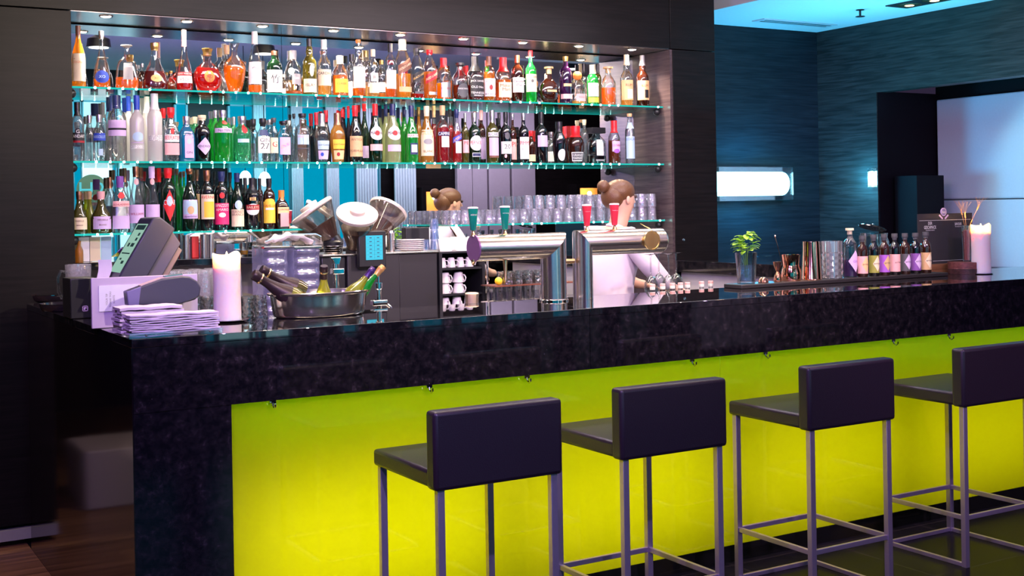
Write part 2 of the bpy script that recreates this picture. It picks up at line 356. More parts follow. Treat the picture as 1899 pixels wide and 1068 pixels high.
# rest of the room behind the camera (seen in mirror, granite and steel)
EY = -1.6
struct('wall_rear', MB().box((-7, EY-.1, 0), (13, EY, 3.35)), M_VEN)
struct('wall_far_left', MB().box((-7.1, -1.6, 0), (-7, 10.5, 3.35)), M_VEN)
struct('wall_far_back', MB().box((-7, 10.5, 0), (.9, 10.6, 3.35)), M_VEN)
struct('wall_far_right', MB().box((13, -1.6, 0), (13.1, 3.4, 3.35)).box((XW+.1, 3.3, 0), (13, 3.4, 3.35)), M_VEN)
MY = 2*YM-EY
def MX(px, py=330): return PY(px, py, MY).x
def MZ(px, py): return PY(px, py, MY).z
M_CY = emis('cyan_window', (.0, .34, .55), 1.05); M_CYB = emis('bright_window', (.45, .9, 1.0), 1.5)
M_DRAPE = pbr('pale_drape', (.50, .62, .66), .8, emit=(.35, .70, .80), es=.0)
n = 1
for a, b, mt in ((136, 152, M_CY), (152, 206, M_CYB), (200, 216, M_CY), (216, 252, M_CYB), (326, 345, M_CY), (425, 468, M_CY), (486, 534, M_CY), (553, 599, M_CY), (618, 655, M_CY), (690, 700, M_CY)):
    xa, xb = MX(a), MX(b); bb = MB().box((xa, EY, .55), (xb, EY+.03, 2.95))
    o = bb.build('window_%d' % n, mt); o['kind'] = 'structure'
    fr = MB()
    for x in (xa-.02, xb-.005): fr.box((x, EY, .5), (x+.025, EY+.06, 3.0))
    fr.box((xa-.02, EY, 2.95), (xb+.02, EY+.06, 3.0)).box((xa-.02, EY, .5), (xb+.02, EY+.06, .55)).box((xa, EY, 2.2), (xb, EY+.045, 2.23))
    fr.build('window_frame', pbr('window_frame', (.10, .30, .36), .4), o)
    n += 1
def drape(a, b, lab):
    xa, xb = MX(a), MX(b); N = 40; vs = []; fs = []
    for i in range(N+1):
        x = xa+(xb-xa)*i/N; y = EY+.16+.035*sin(i*pi/2.5)
        vs += [(x, y, .05), (x, y, 3.1)]
    for i in range(N): fs.append((2*i, 2*i+2, 2*i+3, 2*i+1))
    o = MB().add(vs, fs).build('drape', M_DRAPE, sharp=80); s = o.modifiers.new('s', 'SOLIDIFY'); s.thickness = .006
    tag(o, lab, 'curtain')
for xa, xb in ((-3.0, -1.2), (-.7, .9), (1.3, 2.7)):
    o = MB().box((xa, EY, .6), (xb, EY+.03, 2.8)).build('window_%d' % n, M_CY); o['kind'] = 'structure'; n += 1
    MB().box((xa-.03, EY, .55), (xa, EY+.06, 2.85)).box((xb, EY, .55), (xb+.03, EY+.06, 2.85)).box(((xa+xb)/2-.03, EY+.03, .6), ((xa+xb)/2+.03, EY+.06, 2.8)).build('window_frame', pbr('window_frame', (.10, .30, .36), .4), o)
drape(464, 487, 'pale floor-length drape reflected just right of the orange-capped square liqueur bottle')
drape(533, 554, 'pale drape reflected left of the tilted coffee bean hoppers')
drape(597, 620, 'pale drape reflected above the centre bean hopper')
drape(652, 691, 'wide pale drape reflected right of the centre bean hopper')
drape(722, 762, 'grey-green drape reflected above the right-hand bean hopper')
for k, (e, p) in enumerate((((1, 3), 300),)):
    light('window_wash', 'AREA', (3.9, -.6, 2.9), 60, (.35, .85, 1.0), (3.9, -1.5, 1.6), shape='RECTANGLE', size=3.2, size_y=.2)
light('rear_lilac_wash', 'AREA', (7.6, -.4, 2.9), 60, (.85, .70, .95), (7.6, -1.6, 1.7), shape='RECTANGLE', size=3.6, size_y=.2)
M_PANL = pbr('lilac_wall_panel', (.42, .36, .42), .6)
for i, (a, b) in enumerate(((842, 900), (901, 942), (944, 989))):
    xa, xb = MX(a), MX(b)
    struct('wall_panel_%d' % (i+1), MB().box((xa+.01, EY, .1), (xb-.01, EY+.08, 3.3)), M_PANL, bevel=.01)
def niche(a, b, t, u, lab):
    xa, xb = MX(a), MX(b); z1, z0 = MZ((a+b)/2, t), MZ((a+b)/2, u)
    r = thing('wall_niche', lab, 'wall lamp', ((xa+xb)/2, EY, z0))
    bb = MB().box((xa-.06, EY, z0-.06), (xa, EY+.25, z1+.06)).box((xb, EY, z0-.06), (xb+.06, EY+.25, z1+.06)).box((xa, EY, z1), (xb, EY+.25, z1+.06)).box((xa, EY, z0-.06), (xb, EY+.25, z0))
    parabs(bb.build('niche_frame', M_VEN, r), r)
    parabs(MB().box((xa, EY, z0), (xb, EY+.02, z1)).build('niche_back', pbr('niche_orange', (.75, .42, .18), .6), r), r)
    light('niche_lamp', 'POINT', ((xa+xb)/2, EY+.15, z1-.08), 7, (1, .55, .2), shadow_soft_size=.03)
niche(775, 817, 356, 405, 'orange-lit wall niche reflected left of the beer taps')
niche(1058, 1106, 349, 372, 'small orange-lit wall niche reflected above the upturned tumblers')
# white sign with round emblem (reflected at far left)
r = thing('wall_sign', 'white sign with round olive emblem reflected behind the three green bottles', 'sign', (MX(175), EY, 1.6))
xa, xb, z0, z1 = MX(150), MX(205), MZ(175, 440), MZ(175, 312)
parabs(MB().box((xa, EY+.08, z0), (xb, EY+.10, z1)).build('board', pbr('white_sign', (.85, .85, .85), .5, emit=(.9, .95, 1), es=.6), r), r)
e = MB(); cx, cz, rr = MX(167), MZ(167, 352), (MX(196)-MX(138))/2
N = 40
e.add([(cx+rr*cos(2*pi*i/N), EY+.103, cz+rr*sin(2*pi*i/N)) for i in range(N)], [tuple(reversed(range(N)))])
parabs(e.build('emblem', pbr('olive_emblem', (.20, .18, .09), .6), r), r)
e = MB(); text_on(e, 'H2', lambda x, y: (cx+x, EY+.106, cz+y), rr*1.0)
parabs(e.build('lettering', emis('sign_letter', (.15, .75, .85), .9), r), r)
# hanging/ceiling lamps seen in the mirror
def ceil_spot(px, py, lab, rad=.10, grp='ceiling lamps reflected in the mirror'):
    p = PY(px, py, 10.5); p = Vector((p.x, 2*YM-p.y, 0)); z = PY(px, py, 10.5).z
    r = thing('ceiling_lamp', lab, 'lamp', (p.x, p.y, z), group=grp)
    MB().lathe([(rad*.85, 0), (rad, .0), (rad*.9, .07), (rad*.3, .10), (rad*.3, .12)], 24).build('lamp_shade', M_BLACK, r)
    MB().lathe([(0, -.004), (rad*.8, -.004), (rad*.8, .0)], 20, closed=False).build('diffuser', emis('lamp_white', (1, .95, .9), 3), r)
    MB().tube([(0, 0, .11), (0, 0, 3.35-z)], .008).build('stem', M_BLACK, r)
for px, py, lb in ((183, 88, 'dark saucer lamp with white underside reflected behind the bell decanter'), (490, 100, 'dark saucer lamp reflected right of the tall white-capped bottle'), (1060, 128, 'slim dark lamp reflected above the dark purple bottle')):
    ceil_spot(px, py, lb)
for px, py, lb in ((455, 330, 'glowing lamp reflected above the black cream-liqueur bottle'), (491, 332, 'glowing lamp reflected above the yellow-labelled coffee-liqueur bottle')):
    q = PY(px, py, 12.5); r = thing('pendant_lamp', lb, 'lamp', (q.x, 2*YM-12.5, q.z), group='pendant globes reflected in the mirror')
    MB().sphere((0, 0, 0), .06, sc=(1, 1, 1.3)).build('globe', emis('globe', (.7, .95, 1), 7), r)
    MB().tube([(0, 0, .07), (0, 0, 3.35-q.z)], .004).build('cord', M_BLACK, r)
tag(MB().box((.20, 6.9, .0), (.62, 7.4, .32)).build('bench', pbr('grey_bench', (.42, .36, .42), .6), bevel=.01), 'low grey bench beyond the left end of the bar, mirrored in its side', 'bench')
# ================================================================== BAR
bar = thing('bar_counter', 'long black granite bar counter with a polished dark left end', 'bar counter', (1.0, YB, 0))
def bpart(name, mb, mat, **k):
    o = mb.build(name, mat, **k); o.parent = bar; parabs(o, bar); return o
xs = PY(1095, 640, YB).x
XE = 7.05
YBK = 4.80
bpart('countertop', MB().box((1.0, YB, ZB-.03), (xs-.001, YBK, ZB)).box((1.0, YBK, ZB-.03), (1.5, 6.29, ZB)), M_GRTOP, bevel=.002)
bpart('countertop', MB().box((xs+.001, YB, ZB-.03), (XE, YBK, ZB)).box((5.03, YBK, ZB-.03), (XE, 4.995, ZB)), M_GRTOP, bevel=.002)
bpart('apron', MB().box((1.003, YB+.002, .928), (xs-.001, YB+.03, ZB-.03)), M_GRAN)
bpart('apron', MB().box((xs+.001, YB+.002, .928), (XE, YB+.03, ZB-.03)), M_GRAN)
bpart('end_pillar', MB().box((1.003, YB+.004, 0), (1.34, YB+.3, .928)), M_GRAN)
bpart('side_panel', MB().box((1.0005, YB+.012, 0), (1.02, 6.28, ZB-.03)), M_SIDE)
bpart('carcass', MB().box((1.34, 4.5, 0), (XE, 4.56, ZB-.03)).box((1.48, 4.56, 0), (1.5, 6.28, ZB-.03)).box((1.34, 4.56, ZB-.06), (XE, YBK-.01, ZB-.03)), M_BLACKM)
bpart('plinth', MB().box((1.34, YB+.03, 0), (XE, YB+.06, .075)), pbr('plinth_black', (.01, .01, .008), .08))
xp = [1.34, PY(1336, 720, 4.24).x, 5.86, XE]
m, nt, out = newmat('backlit_yellow_glass')
tl = nt.nodes.new('ShaderNodeBsdfTranslucent'); tl.inputs[0].default_value = (.80, .80, .02, 1)
gl = nt.nodes.new('ShaderNodeBsdfGlossy'); gl.inputs['Roughness'].default_value = .05
fr = nt.nodes.new('ShaderNodeFresnel'); mx = nt.nodes.new('ShaderNodeMixShader')
df = nt.nodes.new('ShaderNodeBsdfDiffuse'); df.inputs[0].default_value = (.45, .5, .02, 1); m2 = nt.nodes.new('ShaderNodeMixShader'); m2.inputs[0].default_value = .12
nt.links.new(tl.outputs[0], m2.inputs[1]); nt.links.new(df.outputs[0], m2.inputs[2])
nt.links.new(fr.outputs[0], mx.inputs[0]); nt.links.new(m2.outputs[0], mx.inputs[1]); nt.links.new(gl.outputs[0], mx.inputs[2]); nt.links.new(mx.outputs[0], out.inputs[0])
M_YEL = m
for a, b in zip(xp, xp[1:]):
    bpart('backlit_panel', MB().box((a+.001, YB+.03, .075), (b-.001, YB+.032, .93)), M_YEL)
bpart('light_box', MB().box((1.34, 4.47, .0), (XE, 4.49, .93)).box((1.335, YB+.05, 0), (1.342, 4.49, .93)), pbr('white_lightbox', (.8, .8, .8), .7))
for k in range(5):
    cx_ = 1.34+1.142*(k+.5)
    light('panel_lamp', 'AREA', (cx_, 4.46, .38), (7.0, 5.8, 4.9, 4.3, 4.0)[k], (1, .93, .10), (cx_, 4.2, .38), shape='RECTANGLE', size=1.0, size_y=.5)
    light('panel_lamp_green', 'AREA', (cx_, 4.40, .88), 1.0, (.30, 1, .05), (cx_, 4.24, .84), shape='RECTANGLE', size=1.142, size_y=.05)
# purse hooks under the apron
hk = None
for i, (px, py, lb) in enumerate(((505, 746, 'leftmost chrome coat hook under the granite edge, near the granite pillar'), (795, 720, 'chrome coat hook under the granite edge, left of the first stool backrest'),
      (976, 702, 'chrome coat hook under the granite edge, above the first stool backrest'), (1282, 670, 'chrome coat hook under the granite edge, above the second stool backrest'),
      (1418, 657, 'chrome coat hook under the granite edge, between second and third stools'), (1655, 630, 'chrome coat hook under the granite edge, right of the third stool backrest'),
      (1758, 618, 'rightmost chrome coat hook under the granite edge'))):
    x = PY(px, py, 4.225).x
    if hk is None:
        hk = thing('coat_hook', lb, 'hook', (x, 4.222, .928), group='coat hooks under the bar edge')
        MB().box((-.012, -.004, -.012), (.012, .004, 0)).build('base_plate', M_CHROME, hk)
        MB().tube([(0, 0, -.008), (0, -.006, -.022), (0, -.02, -.028), (0, -.03, -.02), (0, -.03, -.01)], .004, 8).build('prong', M_CHROME, hk)
    else: dup(hk, (x, 4.222, .928), lb)
# ------------------------------------------------------------------ stools
st = thing('bar_stool', 'nearest black leather bar stool, leftmost of the row', 'bar stool', (1.77, 3.49, 0), group='bar stools along the counter')
SW, SD = .478, .485
MB().box((.0, .05, .704), (SW, SD, .762)).build('seat', M_LEATH, st, bevel=.012, seg=3)
MB().box((-.004, -.004, .700), (SW+.004, .062, .955)).build('backrest', M_LEATH, st, bevel=.014, seg=3)
LG = .025
for x in (.012, SW-.012-LG):
    for y in (.01, SD-.012-LG):
        MB().box((x, y, 0), (x+LG, y+LG, .704)).build('leg', M_SATIN, st, bevel=.0015)
fr_ = MB()
for z in (.205,):
    fr_.box((.03, SD-.032, z), (SW-.03, SD-.017, z+.02)); fr_.box((.03, .015, z), (SW-.03, .03, z+.02))
    fr_.box((.017, .03, z), (.032, SD-.03, z+.02)); fr_.box((SW-.032, .03, z), (SW-.017, SD-.03, z+.02))
fr_.build('footrest', M_SATIN, st, bevel=.0015)
fr_ = MB()
for z in (.0,):
    fr_.box((.017, .03, z), (.032, SD-.03, z+.018)); fr_.box((SW-.032, .03, z), (SW-.017, SD-.03, z+.018)); fr_.box((.03, SD-.032, z), (SW-.03, SD-.017, z+.018))
fr_.build('base_rail', M_SATIN, st, bevel=.0015)
dup(st, (2.53, 3.535, 0), 'black leather bar stool, second from the left in the row')
dup(st, (3.457, 3.565, 0), 'black leather bar stool, third from the left with its legs fully in view')
dup(st, (4.388, 3.59, 0), 'farthest black leather bar stool, cut off by the right edge')
# ================================================================== NICHE: lights, shelves
dl = None
names = ['first', 'second', 'third', 'fourth', 'fifth', 'sixth', 'seventh', 'eighth', 'ninth']
for k in range(9):
    x = 1.44+.4175*k; lb = 'small round recessed downlight above the bottles, %s from the left' % names[k]
    if dl is None:
        dl = thing('recessed_downlight', lb, 'ceiling light', (x, 6.49, 2.6232), group='downlights over the bottle shelves')
        MB().lathe([(.026, 0), (.034, -.004), (.036, 0)], 24, closed=False).build('trim_ring', M_CHROME, dl)
        MB().lathe([(0, -.006), (.02, -.005), (.026, -.001)], 20, closed=False).build('lamp_lens', emis('downlight', (1, .86, .66), 45), dl)
    else: dup(dl, (x, 6.49, 2.6232), lb)
    light('downlight_beam', 'SPOT', (x, 6.49, 2.605), 58, (1, .80, .60), (x, 6.53, 0), spot_size=radians(125), spot_blend=.8, shadow_soft_size=.02)
def glass_shelf(lab, x0, x1, z, ends, gi):
    r = thing('glass_shelf', lab, 'shelf', (x0, 6.46, z), group='glass bottle shelves')
    L = x1-x0
    MB().box((0, 0.002, -.010), (L, YM-.004-6.46, 0)).build('glass_plate', M_SHELF, r)
    MB().box((0, 0, -.0095), (L, .002, -.0005)).build('light_strip', M_LED, r)
    base = None
    for g in range(7):
        for j in range(5):
            x = 1.372+.598*g+.069*j
            if x0 < x < x1:
                if base is None:
                    base = MB().sphere((0, 0, 0), .0065, 8).build('led_light', M_LEDP, r); base.location = (x-x0, -.003, -.005)
                else:
                    c = base.copy(); COL.objects.link(c); c.location = (x-x0, -.003, -.005)
    for xx in ends:
        MB().sphere((xx-x0, .045, -.034), .024).build('shelf_support', M_BLACK, r)
    return r
ZS = (2.255, 1.877, 1.507)
X3 = PY(566, 433, 6.46).x; X4 = PY(836, 414, 6.46).x
glass_shelf('top glass shelf with cyan lit edge, carrying whisky and cognac bottles', XL+.002, XR-.002, ZS[0], (XL+.02, XR-.022), 0)
glass_shelf('middle glass shelf with cyan lit edge, carrying gin, vermouth and aperitif bottles', XL+.002, XR-.002, ZS[1], (XL+.02, XR-.022), 1)
glass_shelf('short lower left glass shelf with cyan lit edge, carrying liqueur bottles', XL+.002, X3, ZS[2], (XL+.02,), 2)
glass_shelf('short lower right glass shelf with cyan lit edge, carrying upturned tumblers', X4, XR-.002, ZS[2], (XR-.022,), 3)
# ================================================================== BOTTLES
PROF = {
 'wine':  [(.94,0),(1,.015),(1,.60),(.94,.66),(.72,.71),(.45,.75),(.35,.79),(.33,1)],
 'burg':  [(.95,0),(1,.015),(1,.46),(.90,.56),(.66,.66),(.43,.75),(.35,.82),(.33,1)],
 'spirit':[(.93,0),(1,.015),(1,.60),(.96,.68),(.80,.745),(.52,.785),(.39,.82),(.37,1)],
 'squat': [(.88,0),(1,.025),(1,.52),(.93,.62),(.68,.71),(.43,.78),(.37,.82),(.36,1)],
 'bulb':  [(.95,0),(1,.015),(1,.54),(.92,.61),(.66,.66),(.43,.71),(.50,.78),(.43,.84),(.34,.88),(.33,1)],
 'bell':  [(.90,0),(1,.03),(1,.16),(.90,.30),(.72,.43),(.46,.56),(.32,.68),(.25,.80),(.24,1)],
 'cone':  [(.95,0),(1,.02),(1,.44),(.90,.52),(.60,.66),(.40,.80),(.34,.90),(.34,1)],
 'round': [(.42,0),(.58,.03),(.86,.12),(1,.28),(.98,.40),(.80,.54),(.48,.64),(.28,.70),(.25,1)],
 'decant':[(.92,0),(1,.03),(.98,.22),(.86,.50),(.74,.62),(.46,.70),(.24,.75),(.23,1)],
 'vase':  [(.50,0),(.62,.06),(.90,.30),(1,.48),(.92,.60),(.55,.70),(.26,.76),(.24,1)],
 'wide':  [(.90,0),(1,.03),(1,.36),(.84,.48),(.52,.60),(.34,.74),(.30,1)],
 'slim':  [(.94,0),(1,.015),(1,.66),(.85,.73),(.56,.79),(.46,.84),(.44,1)],
 'jw':    [(.97,0),(1,.01),(1,.58),(.93,.66),(.62,.78),(.42,.87),(.40,1)],
 'bulge': [(.72,0),(.76,.02),(.80,.10),(1,.40),(1,.56),(.85,.66),(.55,.74),(.42,.80),(.38,1)],
}
def prof_r(P, z):
    for (r0, z0), (r1, z1) in zip(P, P[1:]):
        if z0 <= z <= z1: return r0+(r1-r0)*(z-z0)/max(1e-9, z1-z0)
    return P[-1][0]
GL = {
 'clear': lambda: M_CLEAR,
 'frost': lambda: glass('frosted_glass', (.9, .9, .9), .8, body=.88, bodycol=(.82, .78, .78), gloss=.05, rough=.3),
 'smoke': lambda: glass('smoked_clear_glass', (.80, .84, .86), .4, body=.12, bodycol=(.6, .6, .65), gloss=.12),
 'green': lambda: glass('bright_green_glass', (.06, .62, .10), .5, body=.42, bodycol=(.02, .60, .08), gloss=.10),
 'teal':  lambda: glass('pale_green_glass', (.18, .72, .42), .5, body=.35, bodycol=(.10, .62, .30), gloss=.10),
 'olive': lambda: glass('olive_glass', (.30, .26, .02), .35, body=.35, bodycol=(.30, .26, .03), gloss=.10),
 'lime':  lambda: glass('yellow_green_glass', (.62, .66, .05), .45, body=.4, bodycol=(.60, .60, .06), gloss=.10),
 'pale':  lambda: glass('pale_yellow_glass', (.86, .92, .62), .6, body=.35, bodycol=(.80, .85, .48), gloss=.10),
 'dark':  lambda: glass('near_black_glass', (.012, .010, .012), .5, body=.7, bodycol=(.012, .008, .012), gloss=.09),
 'dgreen':lambda: glass('dark_green_glass', (.01, .07, .02), .5, body=.55, bodycol=(.006, .04, .014), gloss=.09),
 'brown': lambda: glass('brown_glass', (.12, .035, .01), .5, body=.55, bodycol=(.09, .02, .008), gloss=.09),
 'blue':  lambda: glass('blue_glass', (.02, .50, .80), .5, body=.45, bodycol=(.02, .42, .70), gloss=.10),
 'gold':  lambda: glass('golden_glass', (.85, .48, .06), .5, body=.4, bodycol=(.85, .42, .05), gloss=.10),
 'violet':lambda: glass('violet_glass', (.10, .02, .16), .5, body=.6, bodycol=(.07, .015, .09), gloss=.10),
}
LQ = {
 'amber': (.90, .33, .03), 'orange': (.95, .40, .03), 'red': (.75, .02, .01), 'deepred': (.30, .015, .012), 'straw': (.92, .62, .18), 'campari': (.78, .01, .03),
 'aperol': (.90, .06, .05), 'dkamber': (.45, .10, .015), 'green': (.30, .40, .05), 'purple': (.22, .03, .35), 'lilac': (.55, .45, .75), 'gold': (.85, .50, .04), 'clear': (.9, .92, .95), 'black': (.015, .008, .012),
}
def liq(n):
    c = LQ[n]; return glass('liquid_'+n, tuple(min(1, x*1.05) for x in c), .6, body=.45 if n != 'clear' else .05, bodycol=c, gloss=.03)
CC = {'black': (.012,.012,.015), 'white': (.82,.80,.78), 'red': (.70,.015,.02), 'dred': (.35,.01,.02), 'cream': (.80,.66,.45), 'tan': (.62,.40,.20), 'navy': (.015,.025,.10),
 'blue': (.02,.06,.45), 'silver': (.62,.60,.62), 'gold': (.72,.45,.15), 'copper': (.50,.24,.14), 'lilac': (.62,.45,.72), 'purple': (.22,.08,.35), 'grey': (.30,.29,.30),
 'pink': (.80,.42,.42), 'orange': (.80,.22,.04), 'yellow': (.85,.55,.05), 'brown': (.18,.07,.04), 'green': (.02,.30,.08), 'lblue': (.45,.62,.80), 'peach': (.90,.52,.25), 'dgrey': (.08,.08,.09), 'magenta': (.75,.02,.15), 'olive': (.3,.3,.05), 'violet': (.35, .10, .55)}
def capmat(n): return pbr('cap_'+n, CC[n], .30, 1.0 if n in ('silver', 'gold', 'copper') else 0.0)
def labmat(n): return pbr('print_'+n, CC[n], .55, noise=.06, nscale=300)
def bottle(loc, H, R, kind, gl, lq, cap, labels, desc, group, sy=1.0, n=2, face=-96, cat='bottle', name='liquor_bottle', lobes=0):
    root = thing(name, desc, cat, loc, group=group)
    P = PROF[kind]; prof = [(r*R, z*H*.985) for r, z in P]
    MB().lathe(prof, 24, sy=sy, n=n, lobes=lobes, amp=.04 if lobes else 0).build('glass_body', GL[gl](), root, sharp=50)
    if lq:
        c, lv = lq; q = []
        for i in range(9):
            z = .02+(lv-.02)*i/8; q.append((prof_r(P, z)*R*.93, z*H*.985))
        MB().lathe(q, 24, sy=sy, n=n).build('liquid', liq(c), root, sharp=50)
    if cap:
        cc, cf, cr = cap[:3]
        rn = prof_r(P, 1-cf/2)*R; rc = max(.006, rn*cr) if cr < 3 else cr/100.
        st_ = cap[3] if len(cap) > 3 else ''
        z0, z1 = H*(1-cf), H
        if st_ == 'ball': MB().sphere((0, 0, H-rc), rc).build('stopper', capmat(cc), root)
        elif st_ == 'box': MB().box((-rc, -rc*.55, z0), (rc, rc*.55, z1)).build('stopper', capmat(cc), root, bevel=.002)
        elif st_ == 'flare': MB().lathe([(rn*.9, z0), (rn, z0+.004), (rc, z1-.004), (rc*.9, z1)], 20).build('stopper', GL['clear']() if cc == 'clear' else capmat(cc), root)
        elif st_ == 'crown':
            MB().lathe([(rn*1.1, z0), (rn*1.15, (z0+z1)/2), (rc*.8, (z0+z1)/2+.002), (rc, z1-.004), (rc*.85, z1)], 20, lobes=8, amp=.06).build('stopper', capmat(cc), root)
        elif st_ == 'cork': MB().lathe([(rn*.95, z0), (rn*.95, z1-.012), (rc, z1-.012), (rc, z1-.001), (rc*.9, z1)], 20).build('stopper', capmat(cc), root)
        else:
            pz = [z0+(z1-z0)*i/5 for i in range(6)]
            pr = [(max(prof_r(P, min(.985, z/H/.985))*R*1.06, rc if z > z0+(z1-z0)*.35 else 0)+.0006, z) for z in pz]
            pr += [(pr[-1][0], z1-.001), (pr[-1][0]*.9, z1+.0005)]
            MB().lathe(pr, 20, sy=1 if n == 2 and sy == 1 else max(sy, .9)).build('bottle_cap', capmat(cc), root)
    def S(a, z, off):
        rr = prof_r(P, min(1, max(0, z/H/.985)))*R+off; ca, sa = cos(a), sin(a)
        if n != 2:
            q = (abs(ca)**n+abs(sa)**n)**(-1/n); ca *= q; sa *= q
        return Vector((rr*ca, rr*sa*sy, z))
    f0 = radians(face)
    if n != 2 or sy < .95: f0 = radians(-90)
    if labels:
        mats = []
        def mi(nm):
            m = capmat(nm) if nm in ('silver',) else labmat(nm)
            if m not in mats: mats.append(m)
            return mats.index(m)
        off = .0008
        for lb in labels:
            mb = MB(); mats = []
            shape, za, zb, hd, colr = lb[:5]; texts = lb[5] if len(lb) > 5 else []
            ao = lb[6] if len(lb) > 6 else 0
            za *= H; zb *= H; zc = (za+zb)/2; hz = (zb-za)/2; ha = radians(hd); fa = f0+radians(ao)
            out_ = []
            if shape == 'rect':
                K = 12
                out_ = [(-1+2*i/K, -1) for i in range(K)]+[(1, -1+2*i/4) for i in range(4)]+[(1-2*i/K, 1) for i in range(K)]+[(-1, 1-2*i/4) for i in range(4)]
            elif shape == 'oval': out_ = [(cos(2*pi*i/28), sin(2*pi*i/28)) for i in range(28)]
            elif shape == 'dia':
                for (x0, y0), (x1, y1) in (((-1,0),(0,-1)),((0,-1),(1,0)),((1,0),(0,1)),((0,1),(-1,0))):
                    out_ += [(x0+(x1-x0)*i/6, y0+(y1-y0)*i/6) for i in range(6)]
            elif shape == 'slant':
                K = 12; sk = .9
                out_ = [(-1+2*i/K, -.5+sk*(-1+2*i/K)*.5) for i in range(K)]+[(1, -.5+sk*.5+1.0*i/4) for i in range(4)]+[(1-2*i/K, .5+sk*(1-2*i/K)*.5) for i in range(K)]+[(-1, .5-sk*.5-1.0*i/4) for i in range(4)]
            rings = 4; vs = [S(fa, zc, off)]; k = len(out_)
            # clip against body silhouette: a grid keeps it on the surface
            for q in range(1, rings+1):
                for (u, v) in out_: vs.append(S(fa+u*ha*q/rings, zc+v*hz*q/rings, off))
            fs = [(0, 1+i, 1+(i+1) % k) for i in range(k)]
            for q in range(1, rings):
                b0 = 1+(q-1)*k; b1 = 1+q*k
                fs += [(b0+i, b1+i, b1+(i+1) % k, b0+(i+1) % k) for i in range(k)]
            mb.add(vs, fs, mi(colr)); off += .0004
            for tx in texts:
                s, tz, th, tc = tx[:4]; Rr = prof_r(P, tz)*R
                if shape == 'slant':
                    text_on(mb, s, lambda x, y: S(fa+x/Rr, tz*H+y+x*.62, off+.0004), th*H, Rr*ha*1.7, mi(tc))
                else:
                    text_on(mb, s, lambda x, y: S(fa+x/Rr, tz*H+y, off+.0004), th*H, Rr*ha*1.85, mi(tc))
            mb.build('label', mats, root, sharp=60)
    return root
ORD = lambda i: {1:'first',2:'second',3:'third'}.get(i, str(i)+'th')
LABS = set()
def shelf_bottles(rows, zs, shelf, group, pybase):
    placed = []; geo = []
    for row in rows:
        x, top, w = row[:3]; kw = dict(row[9]) if len(row) > 9 else {}
        back = kw.pop('back', 0); sy = kw.get('sy', 1.0)
        y0 = 6.48 if not back else 6.61
        p = PY(x, pybase(x), y0+.045); R = w*mpp(p)/2*.97
        Yc = y0+R*sy if not back else 6.775-R*sy
        p = PY(x, (pybase(x)+top)/2, Yc)
        geo.append([p.x, Yc, R, sy, back, PY(x, top, Yc).z-zs])
    for _ in range(3):
        for i, g in enumerate(geo):
            for h in geo[i+1:]:
                d = math.hypot(g[0]-h[0], (g[1]-h[1])/max(.6, min(g[3], h[3]))); need = g[2]+h[2]+.0015
                if d < need:
                    k = need-d
                    if g[4] and not h[4]: g[2] = max(.012, g[2]-k)
                    elif h[4] and not g[4]: h[2] = max(.012, h[2]-k)
                    else: g[2] -= k/2; h[2] -= k/2
    for row, (X_, Yc, R, sy, back, H) in zip(rows, geo):
        H = min(H, .362)
        x, top, w, kind, gl, lq, cap, labels, desc = row[:9]; kw = dict(row[9]) if len(row) > 9 else {}
        kw.pop('back', 0)
        if back: Yc = 6.775-R*sy
        lab = desc+' on the '+shelf+' shelf'
        assert lab not in LABS, lab
        LABS.add(lab)
        placed.append(lab)
        f = -97 - min(10, max(0, (X_-1.3)*2)) + random.uniform(-5, 5)
        bottle((X_, Yc, zs+.0004), H, R, kind, gl, lq, cap, labels, lab, group, face=f, **kw)
    return placed
B = {'back': 1}
def tx(s, z, h, c='black'): return [(s, z, h, c)]
